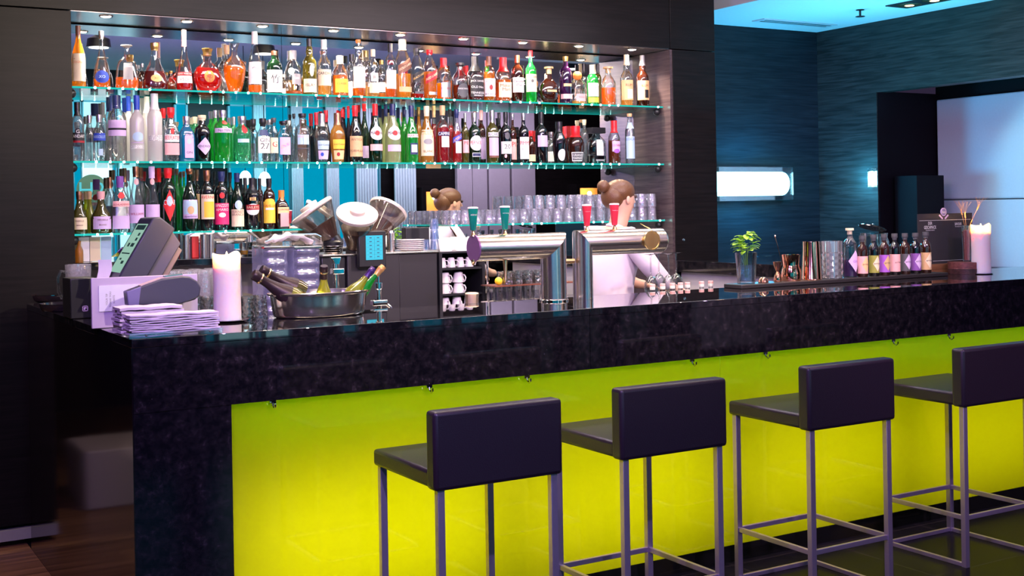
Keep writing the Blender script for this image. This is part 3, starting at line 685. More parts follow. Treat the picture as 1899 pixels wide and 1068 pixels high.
TOP = [
 (145.5,48,25,'burg','gold',None,('brown',.16,1.1),[('rect',.09,.54,75,'cream',tx('COGNAC',.40,.035,'orange'))],'golden brandy bottle with tall cream label'),
 (188.5,58,32,'bell','clear',('orange',.16),('silver',.14,1.25),[('oval',.08,.30,52,'blue',tx('XO',.19,.05,'lblue'))],'clear bell-shaped bottle with blue oval label and orange dregs'),
 (235.5,84,45,'decant','clear',('amber',.26),('grey',.07,2.2,'flare'),[('rect',.20,.58,26,'grey',tx('COGNAC',.50,.03,'white'))],'flat-sided decanter with grey label and flat grey stopper',{'sy':.5}),
 (264,118,20,'decant','clear',('dkamber',.4),('silver',.12,1.2),[],'small clear decanter half hidden left of the dark bell decanter',B),
 (287,80,48,'bell','clear',('deepred',.40),('gold',.16,1.3),[('oval',.16,.32,28,'gold',tx('XO',.24,.05,'brown'))],'wide bell decanter of dark cognac with small gold oval label',{'sy':.6}),
 (317,132,22,'round','clear',('dkamber',.5),('gold',.1,1.2),[],'small round amber decanter tucked behind the dark bell decanter',B),
 (341.5,56,32,'bell','clear',('red',.27),('pink',.27,1.15),[('rect',.12,.24,58,'white',tx('VSOP',.18,.05,'dred')),('rect',.245,.30,58,'dred',tx('REMY MARTIN',.272,.03,'white'))],'tall-necked clear bottle with pink neck foil and white band label'),
 (385,90,54,'round','clear',('red',.55),('gold',.17,1.5,'crown'),[('oval',.20,.48,22,'orange',tx('XO',.34,.07,'dred'))],'dimpled round decanter of ruby cognac with gold crown stopper',{'sy':.5,'lobes':16}),
 (421,84,36,'vase','clear',None,('tan',.18,1.2),[],'clear empty vase-shaped bottle behind the funnel-stoppered decanter',B),
 (435,80,45,'vase','clear',('orange',.54),('clear',.14,1.8,'flare'),[],'vase-shaped decanter of orange liquor with funnel glass stopper',{'sy':.7}),
 (472.5,59,27,'cone','clear',('orange',.13),('white',.20,1.1),[('rect',.14,.50,60,'white',tx('~',.40,.03,'grey'))],'tall clear bottle with white neck foil and large white label'),
 (509,95,29,'spirit','dgreen',None,('copper',.10,1.1),[('rect',.03,.55,75,'white',tx('竹',.34,.2,'black')+tx('NIKKA',.12,.05,'grey'))],'near-black whisky bottle almost covered by a white label'),
 (528,138,14,'slim','clear',None,('white',.12,1.1),[('rect',.1,.4,60,'white')],'slim clear bottle partly hidden right of the white-label whisky',B),
 (544,94,31,'squat','clear',('amber',.08),('grey',.20,1.15),[('rect',.22,.46,34,'grey',tx('GIN',.36,.05,'white'),10)],'broad clear bottle with grey cap and grey label, nearly empty'),
 (574,72,27,'bulb','olive',None,('black',.14,1.1),[('rect',.04,.28,62,'cream',tx('ISLAY',.17,.05)),('oval',.32,.54,18,'cream',None or [],10)],'olive green bottle with bulbed neck and cream labels'),
 (601,74,26,'bulb','clear',('straw',.44),('white',.17,1.15),[('rect',.17,.46,68,'cream',tx('CARDHU',.39,.05))],'clear white-capped bottle of pale whisky with framed name label'),
 (631,104,31,'squat','clear',('orange',.52),('cream',.20,1.15),[('rect',.08,.42,52,'yellow',tx('CLASSIC',.30,.05,'brown'))],'short amber whisky bottle with cream cap and yellow label'),
 (652,101,20,'spirit','clear',('straw',.3),('black',.16,1.1),[('rect',.1,.4,60,'white')],'clear black-capped bottle peeking left of the orange-topped bottle',B),
 (665,74,25,'bulb','clear',('amber',.15),('orange',.06,1.15),[('rect',.15,.52,60,'white',tx('TALISKER',.40,.04,'grey'))],'clear bottle with orange top and plain white label'),
 (679,95,16,'spirit','clear',('straw',.3),('gold',.12,1.1),[],'clear gold-capped bottle peeking right of the orange-topped bottle',B),
 (692,92,21,'spirit','clear',('straw',.22),('cream',.15,1.1),[('rect',.08,.30,62,'cream'),('rect',.32,.5,40,'white',tx('R',.41,.08,'brown'))],'slim clear bottle with cream cap and two pale labels'),
 (708,112,20,'spirit','clear',('orange',.2),('gold',.1,1.1),[('rect',.22,.45,60,'white')],'low clear bottle with orange dregs between two taller ones',B),
 (724,81,21,'spirit','clear',('amber',.20),('black',.16,1.1),[('rect',.16,.50,62,'white',tx('MALT',.42,.035,'grey'))],'clear bottle with black-grey neck and white malt label'),
 (747,74,29,'jw','clear',('gold',.42),('cream',.18,1.2),[('slant',.36,.72,58,'brown',tx('GOLD LABEL',.54,.04,'cream')),('rect',.10,.19,52,'tan')],'large bottle of golden whisky with slanting brown label',{'n':3}),
 (773,90,24,'jw','clear',('red',.10),('black',.14,1.25),[('slant',.28,.62,62,'black',tx('BLACK LABEL',.45,.045,'gold')),('rect',.09,.14,42,'dgrey')],'nearly empty square bottle with slanting black label',{'n':3.5}),
 (797,93,25,'jw','clear',('orange',.56),('red',.10,1.2),[('slant',.28,.64,62,'dred',tx('RED LABEL',.46,.05,'cream')),('rect',.08,.14,34,'silver')],'square bottle of orange whisky with slanting red label',{'n':3.5}),
 (822.5,108,28,'spirit','clear',('orange',.40),('red',.22,1.15),[('rect',.05,.40,42,'silver',tx('BOURBON',.26,.05,'dred'),8)],'red-capped bottle of brown whiskey with silver printed label'),
 (853,117,31,'squat','clear',('deepred',.40),('black',.11,1.5),[('oval',.06,.44,46,'dgrey',tx('SINGLE BARREL',.30,.04,'white'),8)],'squat dark amber bottle with black shield label'),
 (866,122,14,'spirit','clear',('red',.3),('red',.25,1.2),[],'red-necked bottle peeking right of the black shield bottle',B),
 (881,105,29,'squat','clear',('deepred',.36),('black',.34,1.25),[('rect',.08,.52,62,'black',tx("JACK DANIEL'S",.43,.055,'white')+tx('OLD No.7',.30,.05,'white')+tx('TENNESSEE',.17,.045,'white')+tx('WHISKEY',.11,.035,'white'))],'square black-label whiskey bottle with black neck wrap',{'n':4,'sy':.95}),
 (907,105,23,'spirit','clear',('orange',.66),('brown',.20,1.15),[('rect',.10,.50,68,'white',tx('JIM BEAM',.44,.05)+tx('BOURBON',.15,.04)),('oval',.24,.36,17,'red')],'white-label bourbon bottle with red round seal and brown neck'),
 (933,107,29,'squat','clear',('amber',.50),('red',.32,1.3),[('rect',.09,.43,62,'cream',tx("Maker's",.36,.07,'brown')+tx('Mark',.27,.07,'brown'))],'amber bourbon bottle sealed in dripping red wax',{'n':3}),
 (959.5,103,24,'spirit','brown',None,('copper',.16,1.1),[('rect',.20,.52,66,'white',tx('Canadian',.44,.05)+tx('Club',.36,.05))],'dark brown whisky bottle with white upper label and bronze neck'),
 (971,122,14,'spirit','dark',None,('black',.2,1.2),[],'slim black bottle peeking between brown and green whisky bottles',B),
 (984.7,94,21,'wine','green',None,('red',.12,1.15),[('rect',.20,.54,72,'cream',tx('JAMESON',.48,.045,'brown')),('oval',.38,.44,14,'dgrey')],'green whiskey bottle with red cap and cream label'),
 (1018,124,43,'round','brown',None,('tan',.20,1.6,'cork'),[('rect',.30,.36,30,'tan')],'round flask of dark rum with wrapped tan neck',{'sy':.6}),
 (1049,105,24,'spirit','violet',None,('gold',.10,1.15),[('rect',.10,.20,74,'pink'),('rect',.36,.42,40,'tan',tx('Zacapa',.40,.04,'cream'))],'dark purplish rum bottle with pale band near its base'),
 (1083,118,15,'spirit','clear',None,('black',.30,1.2),[],'clear bottle with long black neck behind the orange-balled bottle',B),
 (1071,132,27,'squat','clear',('straw',.1),('orange',.17,3,'ball'),[('rect',.08,.30,44,'pink',tx('TEQUILA',.2,.04,'brown'))],'squat clear bottle topped with an orange ball stopper',{'n':3}),
 (1099,121,22,'spirit','green',None,('cream',.22,1.15),[('rect',.20,.54,70,'white',tx('MALT',.44,.05)),('rect',.05,.18,70,'yellow')],'green whisky bottle with white and yellow label'),
 (1109,119,14,'spirit','olive',None,('black',.22,1.1),[],'olive bottle with black neck peeking right of the white-yellow label',B),
 (1128,124,29,'squat','clear',('amber',.46),('tan',.16,1.8,'cork'),[],'round-shouldered flask with cork stopper, half full of amber rum'),
 (1162,102,24,'bulb','clear',('straw',.2),('cream',.20,1.1),[('rect',.11,.50,78,'peach',tx('RUM',.4,.05,'brown')),('rect',.14,.32,28,'white',[],12)],'tall pale rum bottle with peach label and small white tag'),
 (1191.6,103,24,'bulb','brown',('dkamber',.6),('grey',.20,1.1),[('rect',.12,.50,78,'peach',tx('RUM',.4,.05,'brown')),('rect',.16,.32,22,'black',[],18)],'tall dark rum bottle with peach label and small black tag'),
]
MID = [
 (144,190,24,'spirit','smoke',None,('black',.23,1.15),[('rect',.33,.48,78,'black',tx('STANDART',.42,.055,'white')),('oval',.44,.56,24,'black',tx('G',.50,.06,'white')),('rect',.31,.345,78,'dred')],'clear vodka bottle with black band label and black cap'),
 (166,214,21,'squat','clear',None,('silver',.16,1.15),[],'unlabelled clear bottle with silver cap, at left of the blue-band one',B),
 (184,213,25,'squat','clear',None,('silver',.16,1.15),[('rect',.44,.60,60,'blue',tx('ABSOLUT',.52,.06,'lblue')),('rect',.12,.26,18,'lblue',[],8)],'clear round-shouldered vodka bottle with blue band'),
 (192,190,18,'spirit','clear',None,('dgrey',.25,1.2),[],'clear bottle with long dark neck right of the silver-capped pair',B),
 (208,178,20,'spirit','clear',None,('navy',.22,1.2),[],'clear bottle with dark blue neck behind the black-banded gin',B),
 (217,177,35,'spirit','clear',None,('navy',.20,1.1),[('rect',.38,.62,66,'lilac'),('rect',.47,.50,67,'black'),('oval',.80,.90,60,'silver')],'wide clear bottle with lilac label crossed by a black band'),
 (239,179,22,'wine','frost',None,('blue',.22,1.15),[],'frosted white vodka bottle with blue neck, in the rear row',B),
 (254,177,27,'wine','frost',None,('blue',.22,1.15),[('oval',.30,.44,45,'lblue',None or [],6),('rect',.275,.285,55,'lilac')]+[('rect',.19,.245,60,'white',tx('GREY GOOSE',.22,.045,'grey'))],'frosted white vodka bottle with blue neck and blue picture'),
 (273,176,21,'slim','frost',None,('white',.25,1.05),[],'frosted bottle with blue-striped white neck, in the rear row',B),
 (287,174,28,'slim','frost',None,('white',.24,1.05),[('rect',.30,.38,66,'white',tx('BELVEDERE',.34,.07,'grey')),('rect',.80,.98,22,'lblue')],'frosted bottle with blue-striped white neck and grey lettering'),
 (304,201,18,'squat','clear',None,('red',.18,1.3),[],'clear bottle with red cap in the rear row',B),
 (317,200,28,'squat','clear',('clear',.6),('red',.19,1.4),[('rect',.36,.50,58,'white',tx('BEEFEATER',.44,.07,'red')),('rect',.12,.34,58,'pink'),('oval',.50,.62,14,'red')],'clear square gin bottle with red cap and red lettering',{'n':4,'sy':.8}),
 (346,216,30,'squat','blue',None,('silver',.18,1.2),[('rect',.08,.66,30,'lilac',tx('BOMBAY',.60,.06,'dgrey')+tx('GIN',.2,.05,'dgrey'),6),('oval',.38,.50,15,'lblue',[],6)],'bright blue square gin bottle with narrow lilac label',{'n':4,'sy':.8}),
 (362,217,19,'spirit','teal',None,('cream',.14,1.3),[],'pale green bottle with cream cap in the rear row',B),
 (375,214,31,'spirit','dark',None,('cream',.11,1.3),[('dia',.14,.52,58,'lilac',tx("HENDRICK'S",.33,.05,'dgrey'),10)],'stout black gin bottle with lilac diamond label'),
 (400,205,18,'spirit','green',None,('silver',.14,1.2),[],'bright green bottle with silver cap in the rear row',B),
 (413,205,35,'spirit','green',None,('silver',.14,1.15),[('rect',.56,.65,66,'lilac',tx('No.TEN',.605,.05,'dgrey')),('oval',.72,.80,24,'red',[],8)],'tall bright green gin bottle with silver cap and lilac band'),
 (434,217,16,'spirit','teal',None,('silver',.17,1.2),[],'mid green bottle with silver cap in the rear row',B),
 (449,216,33,'spirit','teal',None,('silver',.17,1.25),[('oval',.62,.82,22,'red',None or [],10),('rect',.42,.50,40,'teal' if 0 else 'lblue')],'mid green gin bottle with round red seal'),
 (470,221,18,'spirit','clear',None,('black',.22,1.5),[],'clear bottle with large black cap in the rear row',B),
 (487.5,220,25,'squat','clear',None,('black',.18,1.4),[('rect',.20,.58,60,'white',tx('GIN',.50,.09,'dgrey')+tx('27',.36,.14,'black')),('rect',.60,.74,50,'navy')],'clear gin bottle with white label reading 27',{'n':3}),
 (500,222,14,'spirit','clear',None,('silver',.12,1.3),[],'slim clear bottle with silver cap in the rear row',B),
 (508,219,16,'slim','clear',None,('dgrey',.10,1.3),[('rect',.2,.55,60,'cream',tx('G',.4,.12,'red'))],'slim clear bottle with dark cap and cream label'),
 (526,225,24,'slim','clear',None,('black',.10,1.4),[('rect',.18,.60,50,'lilac',tx('~*',.42,.08,'violet')),('slant',.30,.52,40,'pink')],'clear bottle printed with violet blossoms',{'n':3}),
 (539,224,14,'slim','clear',None,('white',.10,1.3),[],'small clear bottle with white cap in the rear row',B),
 (547,211,20,'spirit','clear',None,('black',.10,1.4),[],'clear bottle with flat black cap in the rear row',B),
 (561,211,30,'spirit','clear',('clear',.7),('black',.09,1.3),[('rect',.36,.56,44,'lblue',tx('WHITLEY',.52,.05,'pink')),('rect',.27,.29,44,'dgrey')],'clear fluted gin bottle with flat black cap',{'lobes':14}),
 (587,209,18,'burg','dark',None,('dred',.24,1.3),[],'dark bottle with red neck in the rear row, left',B),
 (605,205,18,'burg','dark',None,('dred',.22,1.3),[],'dark bottle with red neck in the rear row, right',B),
 (597,211,29,'bulge','clear',('clear',.5),('silver',.26,1.1),[('rect',.26,.44,50,'lblue',tx('Jose Cuervo',.35,.05,'dgrey')),('rect',.06,.24,50,'lilac'),('oval',.12,.20,14,'blue',[],-16)],'clear tequila bottle with silver neck and pale blue label'),
 (626,210,29,'bulge','gold',None,('copper',.24,1.1),[('rect',.27,.46,52,'yellow',tx('Jose Cuervo',.36,.05,'brown')),('rect',.06,.24,50,'peach'),('oval',.12,.20,14,'dred',[],-10)],'golden tequila bottle with bronze neck and yellow label'),
 (636,203,15,'burg','dark',None,('red',.14,1.3),[],'dark bottle with bright red cap in the rear row',B),
 (647,197,14,'burg','dark',None,('dred',.2,1.3),[],'dark bottle with dark red cap left of the tan label',B),
 (659,196,27,'burg','dark',None,('red',.19,1.2),[('rect',.10,.46,64,'tan',tx('ANTICA',.40,.04,'brown')+tx('FORMULA',.2,.04,'brown'))],'dark vermouth bottle with tan label and red neck'),
 (676,193,18,'burg','dgreen',None,('red',.12,1.3),[('rect',.1,.3,60,'lilac')],'dark green bottle with red cap behind the white-oval vermouths',B),
 (696,193,26,'burg','dgreen',None,('red',.20,1.15),[('oval',.38,.62,66,'white',tx('MARTINI',.50,.055,'black'),6),('oval',.455,.545,22,'red',[],6),('rect',.20,.31,66,'pink',[],6)],'dark green vermouth bottle with white oval and red dot label'),
 (716,194,18,'burg','pale',None,('navy',.2,1.2),[],'pale vermouth bottle with blue neck in the rear row',B),
 (728.5,193,30,'burg','pale',None,('navy',.20,1.15),[('oval',.38,.62,60,'white',tx('MARTINI',.50,.055,'black'),8),('oval',.455,.545,20,'red',[],8),('rect',.19,.30,58,'lilac',[],8)],'pale yellow vermouth bottle with white oval and red dot label'),
 (750,198,18,'burg','green',None,('navy',.18,1.2),[],'green bottle with navy cap in the rear row',B),
 (763,196,26,'burg','green',None,('navy',.20,1.15),[('rect',.44,.50,60,'white',tx('MARTINI',.47,.05,'red'),8),('rect',.14,.34,36,'navy',[],8),('rect',.18,.31,26,'white',[],8)],'bright green vermouth bottle with red and white name band'),
 (777,199,15,'burg','gold',None,('gold',.16,1.3),[],'golden bottle with gold cap in the rear row',B),
 (791.5,197,26,'burg','gold',('straw',.6),('cream',.18,1.2),[('rect',.12,.58,72,'cream',tx('LILLET',.53,.07,'gold')+tx('BLANC',.2,.04,'brown')),('oval',.32,.42,40,'grey')],'golden aperitif bottle with large cream label'),
 (805,195,16,'burg','clear',('campari',.7),('tan',.2,1.2),[],'red aperitif bottle with tan cap in the rear row',B),
 (821,196,26,'wine','clear',('campari',.62),('tan',.17,1.2),[('rect',.47,.54,66,'navy',tx('CAMPARI',.505,.055,'white'),4),('rect',.27,.46,38,'white',[],8)],'red bitter bottle with white label under a navy name band'),
 (835,203,16,'wine','clear',('aperol',.72),('black',.14,1.3),[],'orange-red bottle with dark cap in the rear row',B),
 (847,203,24,'burg','clear',('aperol',.6),('navy',.16,1.3),[('slant',.36,.56,62,'blue',tx('APEROL',.46,.06,'peach')),('rect',.18,.40,34,'white',[],6)],'orange-red aperitif bottle with slanted blue name band'),
 (863,210,17,'wine','olive',None,('silver',.18,1.2),[('rect',.2,.46,60,'pink',tx('PE',.4,.06,'red'))],'olive bottle with silver neck half hidden by the white round label'),
 (880,209,24,'wine','dgreen',None,('silver',.18,1.2),[('oval',.24,.54,66,'white',tx('PERNOD',.40,.07,'red')),('rect',.12,.20,42,'white'),('rect',.13,.19,38,'navy')],'dark green pastis bottle with white round label'),
 (893,205,16,'wine','brown',None,('pink',.18,1.2),[('rect',.1,.5,60,'lilac',tx('RC',.5,.06,'dgrey'))],'brown bottle with pink neck in the rear row',B),
 (913,205,24,'wine','olive',('black',.5),('silver',.22,1.2),[('rect',.50,.58,60,'white',tx('RICARD',.54,.06,'navy')),('rect',.14,.48,50,'lilac'),('rect',.10,.14,50,'brown')],'olive pastis bottle with lilac label and silver neck'),
 (926,209,14,'wine','dark',None,('black',.2,1.2),[],'black bottle in the rear row, right of the lilac-label pastis',B),
 (938,208,22,'wine','dark',None,('black',.2,1.15),[('rect',.18,.42,70,'white',tx('20',.32,.09,'black')),('oval',.46,.60,26,'dgrey'),('oval',.10,.17,12,'pink',[],-20)],'black port bottle with white label reading 20'),
 (951,211,14,'wine','brown',None,('silver',.12,1.3),[('rect',.1,.5,60,'pink',tx("PI",.4,.09,'red'))],'brown bottle with silver cap in the rear row',B),
 (971,210,20,'wine','dark',None,('silver',.14,1.2),[('rect',.08,.52,66,'white',tx("PIMM'S",.40,.08,'red')+tx('No.1',.27,.05,'grey'))],'dark slim bottle with tall white label and red lettering'),
 (985,243,16,'squat','brown',None,('red',.15,1.3),[('rect',.1,.3,60,'cream')],'low brown bottle with red cap in the rear row',B),
 (1004,208,23,'wine','dark',None,('black',.22,1.15),[('rect',.32,.54,58,'lilac',[],6)],'plain black wine bottle with square lilac label'),
 (1022,245,18,'squat','smoke',None,('silver',.15,1.3),[('rect',.1,.4,60,'white')],'low smoky bottle in the rear row',B),
 (1037,226,26,'bulge','dark',None,('black',.24,1.2),[('oval',.06,.34,42,'white',None or [],12),('rect',.60,.72,20,'silver')],'black squat liqueur bottle with round white label'),
 (1047,235,12,'wine','brown',None,('red',.30,1.4),[],'slim bottle with red neck in the rear row',B),
 (1067,234,33,'bulge','brown',('amber',.3),('red',.30,1.35),[('rect',.06,.30,50,'white'),('rect',.08,.28,44,'dgrey',tx('GRAND',.22,.06,'white')+tx('MARNIER',.14,.06,'white'))],'round orange-liqueur bottle with red neck and framed black label'),
 (1084,222,16,'spirit','smoke',None,('cream',.12,1.3),[],'pale bottle with cork-coloured cap in the rear row',B),
 (1106,237,35,'squat','clear',('black',.22),('black',.16,2.5,'box'),[('rect',.22,.66,24,'white',tx('ORIGINALE',.4,.05,'grey')),('rect',.06,.12,30,'black',tx('DISARONNO',.09,.04,'white'))],'square liqueur bottle with wide flat black stopper',{'n':5,'sy':.7}),
 (1139,224,24,'squat','clear',('dkamber',.55),('red',.28,1.3),[('rect',.28,.52,42,'lilac',tx('SOUTHERN',.42,.05,'dred'),8),('oval',.24,.34,28,'violet',[],8)],'amber liqueur bottle with red neck, second from the right'),
 (1168,211,18,'slim','clear',('clear',.7),('peach',.06,1.2),[('rect',.10,.54,70,'lblue',tx('LOCAL',.49,.05,'blue')),('rect',.70,.82,70,'lblue')],'slim clear bottle with sky-blue label at the right end'),
]
LOW = [
 (147,355,29,'wide','olive',('black',.36),('copper',.19,1.2),[('rect',.10,.38,66,'cream',tx('MARILLE',.30,.035,'brown')+tx('BRAND',.2,.03,'brown'))],'squat olive liqueur bottle with cream label at the far left'),
 (166.5,355,22,'wide','lime',None,('tan',.19,1.2),[],'yellow-green squat bottle behind the two olive ones',B),
 (187.5,355,39,'wide','olive',('black',.36),('pink',.19,1.2),[('rect',.10,.40,58,'lilac',tx('MIRABELLE',.32,.035,'brown')+tx('BRAND',.2,.035,'brown'))],'squat olive liqueur bottle with lilac label and pink neck'),
 (204,329,20,'spirit','clear',None,('copper',.20,1.2),[],'clear bottle with bronze cap between olive and purple-capped bottles',B),
 (223,327,33,'squat','clear',None,('purple',.20,1.15),[('rect',.07,.34,62,'lilac'),('rect',.30,.50,60,'silver'),('oval',.60,.72,24,'red'),('rect',.46,.56,56,'pink',tx('SCHLADERER',.50,.03,'dred'))],'clear flat bottle with purple cap and red wax seal',{'sy':.7,'n':3}),
 (232,312,17,'cone','clear',None,('copper',.22,1.2),[],'clear cone-necked bottle in the rear row, first of three',B),
 (252.7,309,29,'cone','clear',None,('copper',.16,1.2),[('rect',.14,.42,66,'lilac',tx('WILLIAMS',.28,.035,'dred')),('oval',.72,.82,40,'pink')],'clear cone-necked schnapps bottle with lilac label'),
 (263,311,16,'cone','clear',None,('brown',.16,1.2),[],'clear cone-necked bottle in the rear row, second of three',B),
 (282,309,28,'cone','clear',None,('lilac',.18,1.2),[('rect',.14,.42,66,'lilac',[]),('oval',.72,.82,40,'pink')],'clear cone-necked bottle partly behind the cash register'),
 (296,312,18,'wine','dark',None,('red',.22,1.3),[],'dark bottle with red neck left of the red diamond label',B),
 (312,312,30,'spirit','dgreen',None,('red',.16,1.3),[('dia',.16,.66,46,'red',tx('CYNAR',.46,.08,'white')),('oval',.40,.56,20,'lblue')],'dark green bitter bottle with red diamond label'),
 (329,313,17,'burg','green',None,('copper',.10,1.3),[],'green bottle with bronze cap in the rear row',B),
 (352,313,30,'burg','dgreen',None,('copper',.09,1.3),[('rect',.20,.50,62,'lilac',tx('alpenbitter',.23,.045,'navy')),('rect',.27,.49,56,'lblue'),('oval',.27,.40,24,'tan')],'green-necked bitter bottle with mountain picture label'),
 (342,318,14,'burg','green',None,('copper',.10,1.3),[],'green-necked bottle just left of the mountain-picture one',B),
 (366,315,16,'wine','dark',None,('copper',.18,1.3),[('rect',.18,.6,60,'tan')],'dark bottle with bronze cap left of the yellow-cream label',B),
 (384,316,27,'spirit','dark',None,('copper',.18,1.3),[('rect',.19,.60,62,'cream',tx('AVERNA',.555,.055,'red')),('rect',.22,.48,44,'yellow',[],10)],'dark bitter bottle with cream and yellow label'),
 (398,318,14,'wine','dark',None,('black',.14,1.3),[],'dark bottle with black cap in the rear row',B),
 (411,318,27,'spirit','dark',None,('navy',.17,1.3),[('rect',.10,.46,68,'magenta',tx('RAMAZZOTTI',.42,.05,'white')+tx('AMARO',.35,.045,'white')),('oval',.22,.30,28,'white'),('oval',.54,.64,20,'red')],'dark bitter bottle with bright crimson label'),
 (427,320,16,'wine','dgreen',None,('black',.16,1.3),[],'dark green bottle with black cap in the rear row',B),
 (440,321,25,'burg','dgreen',None,('navy',.16,1.2),[('rect',.06,.36,66,'cream',tx('FERNET',.32,.045,'brown')+tx('BRANCA',.27,.04,'brown')),('oval',.36,.52,32,'lblue',[],6)],'dark green bitter bottle with cream label and bird roundel'),
 (455,330,16,'spirit','dark',None,('black',.30,1.2),[],'black bottle in the rear row, left of the cream liqueur',B),
 (468,330,28,'spirit','dark',None,('black',.30,1.15),[('oval',.28,.50,56,'white'),('rect',.38,.48,60,'dred',tx('BAILEYS',.43,.05,'cream')),('rect',.56,.62,24,'gold',tx('88',.59,.05,'black'))],'black cream-liqueur bottle with red arched name label'),
 (482,331,14,'spirit','brown',None,('black',.2,1.2),[],'brown bottle in the rear row, left of the yellow label',B),
 (499,331,23,'spirit','brown',None,('black',.16,1.2),[('rect',.12,.54,68,'yellow',tx('KAHLUA',.46,.05,'red')),('oval',.5,.60,50,'yellow'),('rect',.38,.42,40,'white')],'brown coffee-liqueur bottle with yellow arched label'),
 (522,353,25,'squat','brown',('amber',.5),('orange',.26,1.2),[('rect',.40,.56,50,'peach',tx('COINTREAU',.50,.05,'dred'),6),('rect',.06,.42,34,'pink',[],6)],'square amber liqueur bottle with orange cap',{'n':5}),
]
PL = []
PL.append(shelf_bottles(TOP, ZS[0], 'top', 'spirit bottles on the top shelf', lambda x: 163+.030*(x-145)))
PL.append(shelf_bottles(MID, ZS[1], 'middle', 'bottles on the middle shelf', lambda x: 300))
PL.append(shelf_bottles(LOW, ZS[2], 'lower left', 'bottles on the lower left shelf', lambda x: 434-.03*(x-145)))
# ================================================================== BACK COUNTER AND WORK SIDE
bc = thing('back_counter', 'black back counter running below the mirror behind the bar', 'counter', (XL, 6.0, 0))
def under(root, name, mb, mat, **k):
    o = mb.build(name, mat, **k); o.parent = root; parabs(o, root); return o
under(bc, 'cabinet_base', MB().box((1.53, 6.06, 0), (XR-.02, YC+.01, .92)).box((XL+.012, YC+.01, 0), (XR-.02, YM-.002, .92)), M_BLACK)
under(bc, 'worktop', MB().box((1.53, 6.03, .92), (XR-.02, YC+.01, .96)).box((XL+.012, YC+.01, .92), (XR-.02, YM-.002, .96)), M_GRAN, bevel=.002)
under(bc, 'worktop', MB().box((XL+.012, 6.40, 1.325), (2.34, YM-.01, 1.362)), M_GRAN, bevel=.002)
under(bc, 'riser', MB().box((XL+.012, 6.74, .96), (2.34, YM-.01, 1.325)), pbr('lilac_riser', (.32,.28,.30), .3))
wb = thing('work_bench', 'stainless work bench behind the bar carrying racks and glasses', 'work bench', (1.6, 4.83, 0))
under(wb, 'bench_top', MB().box((1.6, 4.83, .95), (4.95, 5.36, .98)), M_STEEL, bevel=.003)
under(wb, 'bench_body', MB().box((1.62, 4.86, 0), (4.93, 5.34, .95)), M_BLACK)
rc_ = thing('side_counter', 'granite-topped side counter with pale grey flank at the right end of the work area', 'counter', (5.02, 5.0, 0))
under(rc_, 'worktop', MB().box((5.02, 5.0, 1.165), (6.15, YC-.003, 1.24)).box((5.39, YC-.003, 1.165), (6.15, YW-.003, 1.24)), M_GRAN, bevel=.002)
under(rc_, 'cabinet', MB().box((5.06, 5.04, 0), (6.10, YC-.01, 1.165)), pbr('pale_grey_flank', (.40,.37,.40), .4))
# ---- upturned patterned tumblers on the lower right shelf
def tumbler(root, H, R, mat, taper=.9, seg=16, n=2, lobes=0):
    w = .004
    pr = [(R*taper, 0), (R, H), (R-w, H), (R*taper-w, .008), (0, .008)]
    return MB().lathe(pr, seg, n=n, lobes=lobes, amp=.05 if lobes else 0, closed=False).add([(0,0,0)],[]).lathe([(0, 0), (R*taper, 0)], seg, closed=False, lobes=lobes, amp=.05 if lobes else 0).build('glass_wall', mat, root, sharp=60)
def single(name, lab, cat, mb, mat, loc, group=None, rz=0, **k):
    o = mb.build(name, mat, **k); o.location = loc; o.rotation_euler = (0, 0, rz); tag(o, lab, cat, group); return o
def tumbler_mb(H, R, top, w=.004, seg=20, lobes=0, amp=.05, base=.01):
    """open end up, z from 0; R at base, top at rim"""
    k = dict(lobes=lobes, amp=amp, closed=False)
    return MB().lathe([(0, 0), (R*.97, 0), (R, .003), (top, H), (top-w, H), (R-w, base), (0, base)], seg, **k)
def flip(mb, H):
    mb.v = [(x, -y, H-z) for x, y, z in mb.v]; return mb
g0 = None; zt = ZS[2]+.0006
xa, xb = X4+.045, XR-.07
tiers = []
N1 = 19
for i in range(N1):
    x = xa+(xb-xa)*i/(N1-1)
    for row, yy in enumerate((6.515, 6.60)):
        tiers.append((x, yy, zt, i, row, 0))
        if row == 0 and i >= 11 or row == 1 and i >= 7: tiers.append((x, yy, zt+.0865, i, row, 1))
for (x, yy, z, i, row, t) in tiers:
    lab = 'patterned tumbler on the lower right shelf, %s %s row, %s from left' % (('front', 'rear')[row], ('bottom', 'upper')[t], ORD(i+1))
    if g0 is None:
        g0 = thing('glass_tumbler', lab, 'glass', (x, yy, z), group='upturned tumblers on the lower right shelf')
        flip(tumbler_mb(.085, .027, .033, lobes=10), .085).build('glass_wall', M_TUMB, g0, sharp=60)
    else: dup(g0, (x, yy, z), lab)
# ---- coffee machine block
YMA = 6.04
zt1 = PY(720, 468, YMA).z
def xat(px, py=520, Y=YMA): return PY(px, py, Y).x
cm = thing('coffee_machine', 'black coffee machine block with steel top and two bean hopper grinders', 'coffee machine', (xat(600), YMA, .962))
under(cm, 'machine_body', MB().box((xat(600), YMA+.02, .962), (xat(644), 6.42, zt1-.01)), M_BLACK, bevel=.004)
under(cm, 'front_panel', MB().box((xat(644)+.002, YMA, .962), (xat(742)-.002, 6.42, zt1-.01)), pbr('soft_black', (.018,.016,.020), .45), bevel=.004)
under(cm, 'front_panel', MB().box((xat(742), YMA+.01, .962), (xat(813), 6.42, zt1-.01)), pbr('soft_black', (.018,.016,.020), .45), bevel=.004)
under(cm, 'top_plate', MB().box((xat(600)-.005, YMA-.008, zt1-.01), (xat(813), 6.42, zt1)), M_STEEL, bevel=.002)
ts = MB()
pa, pb = PY(664, 429, 5.99), PY(716, 494, 5.99)
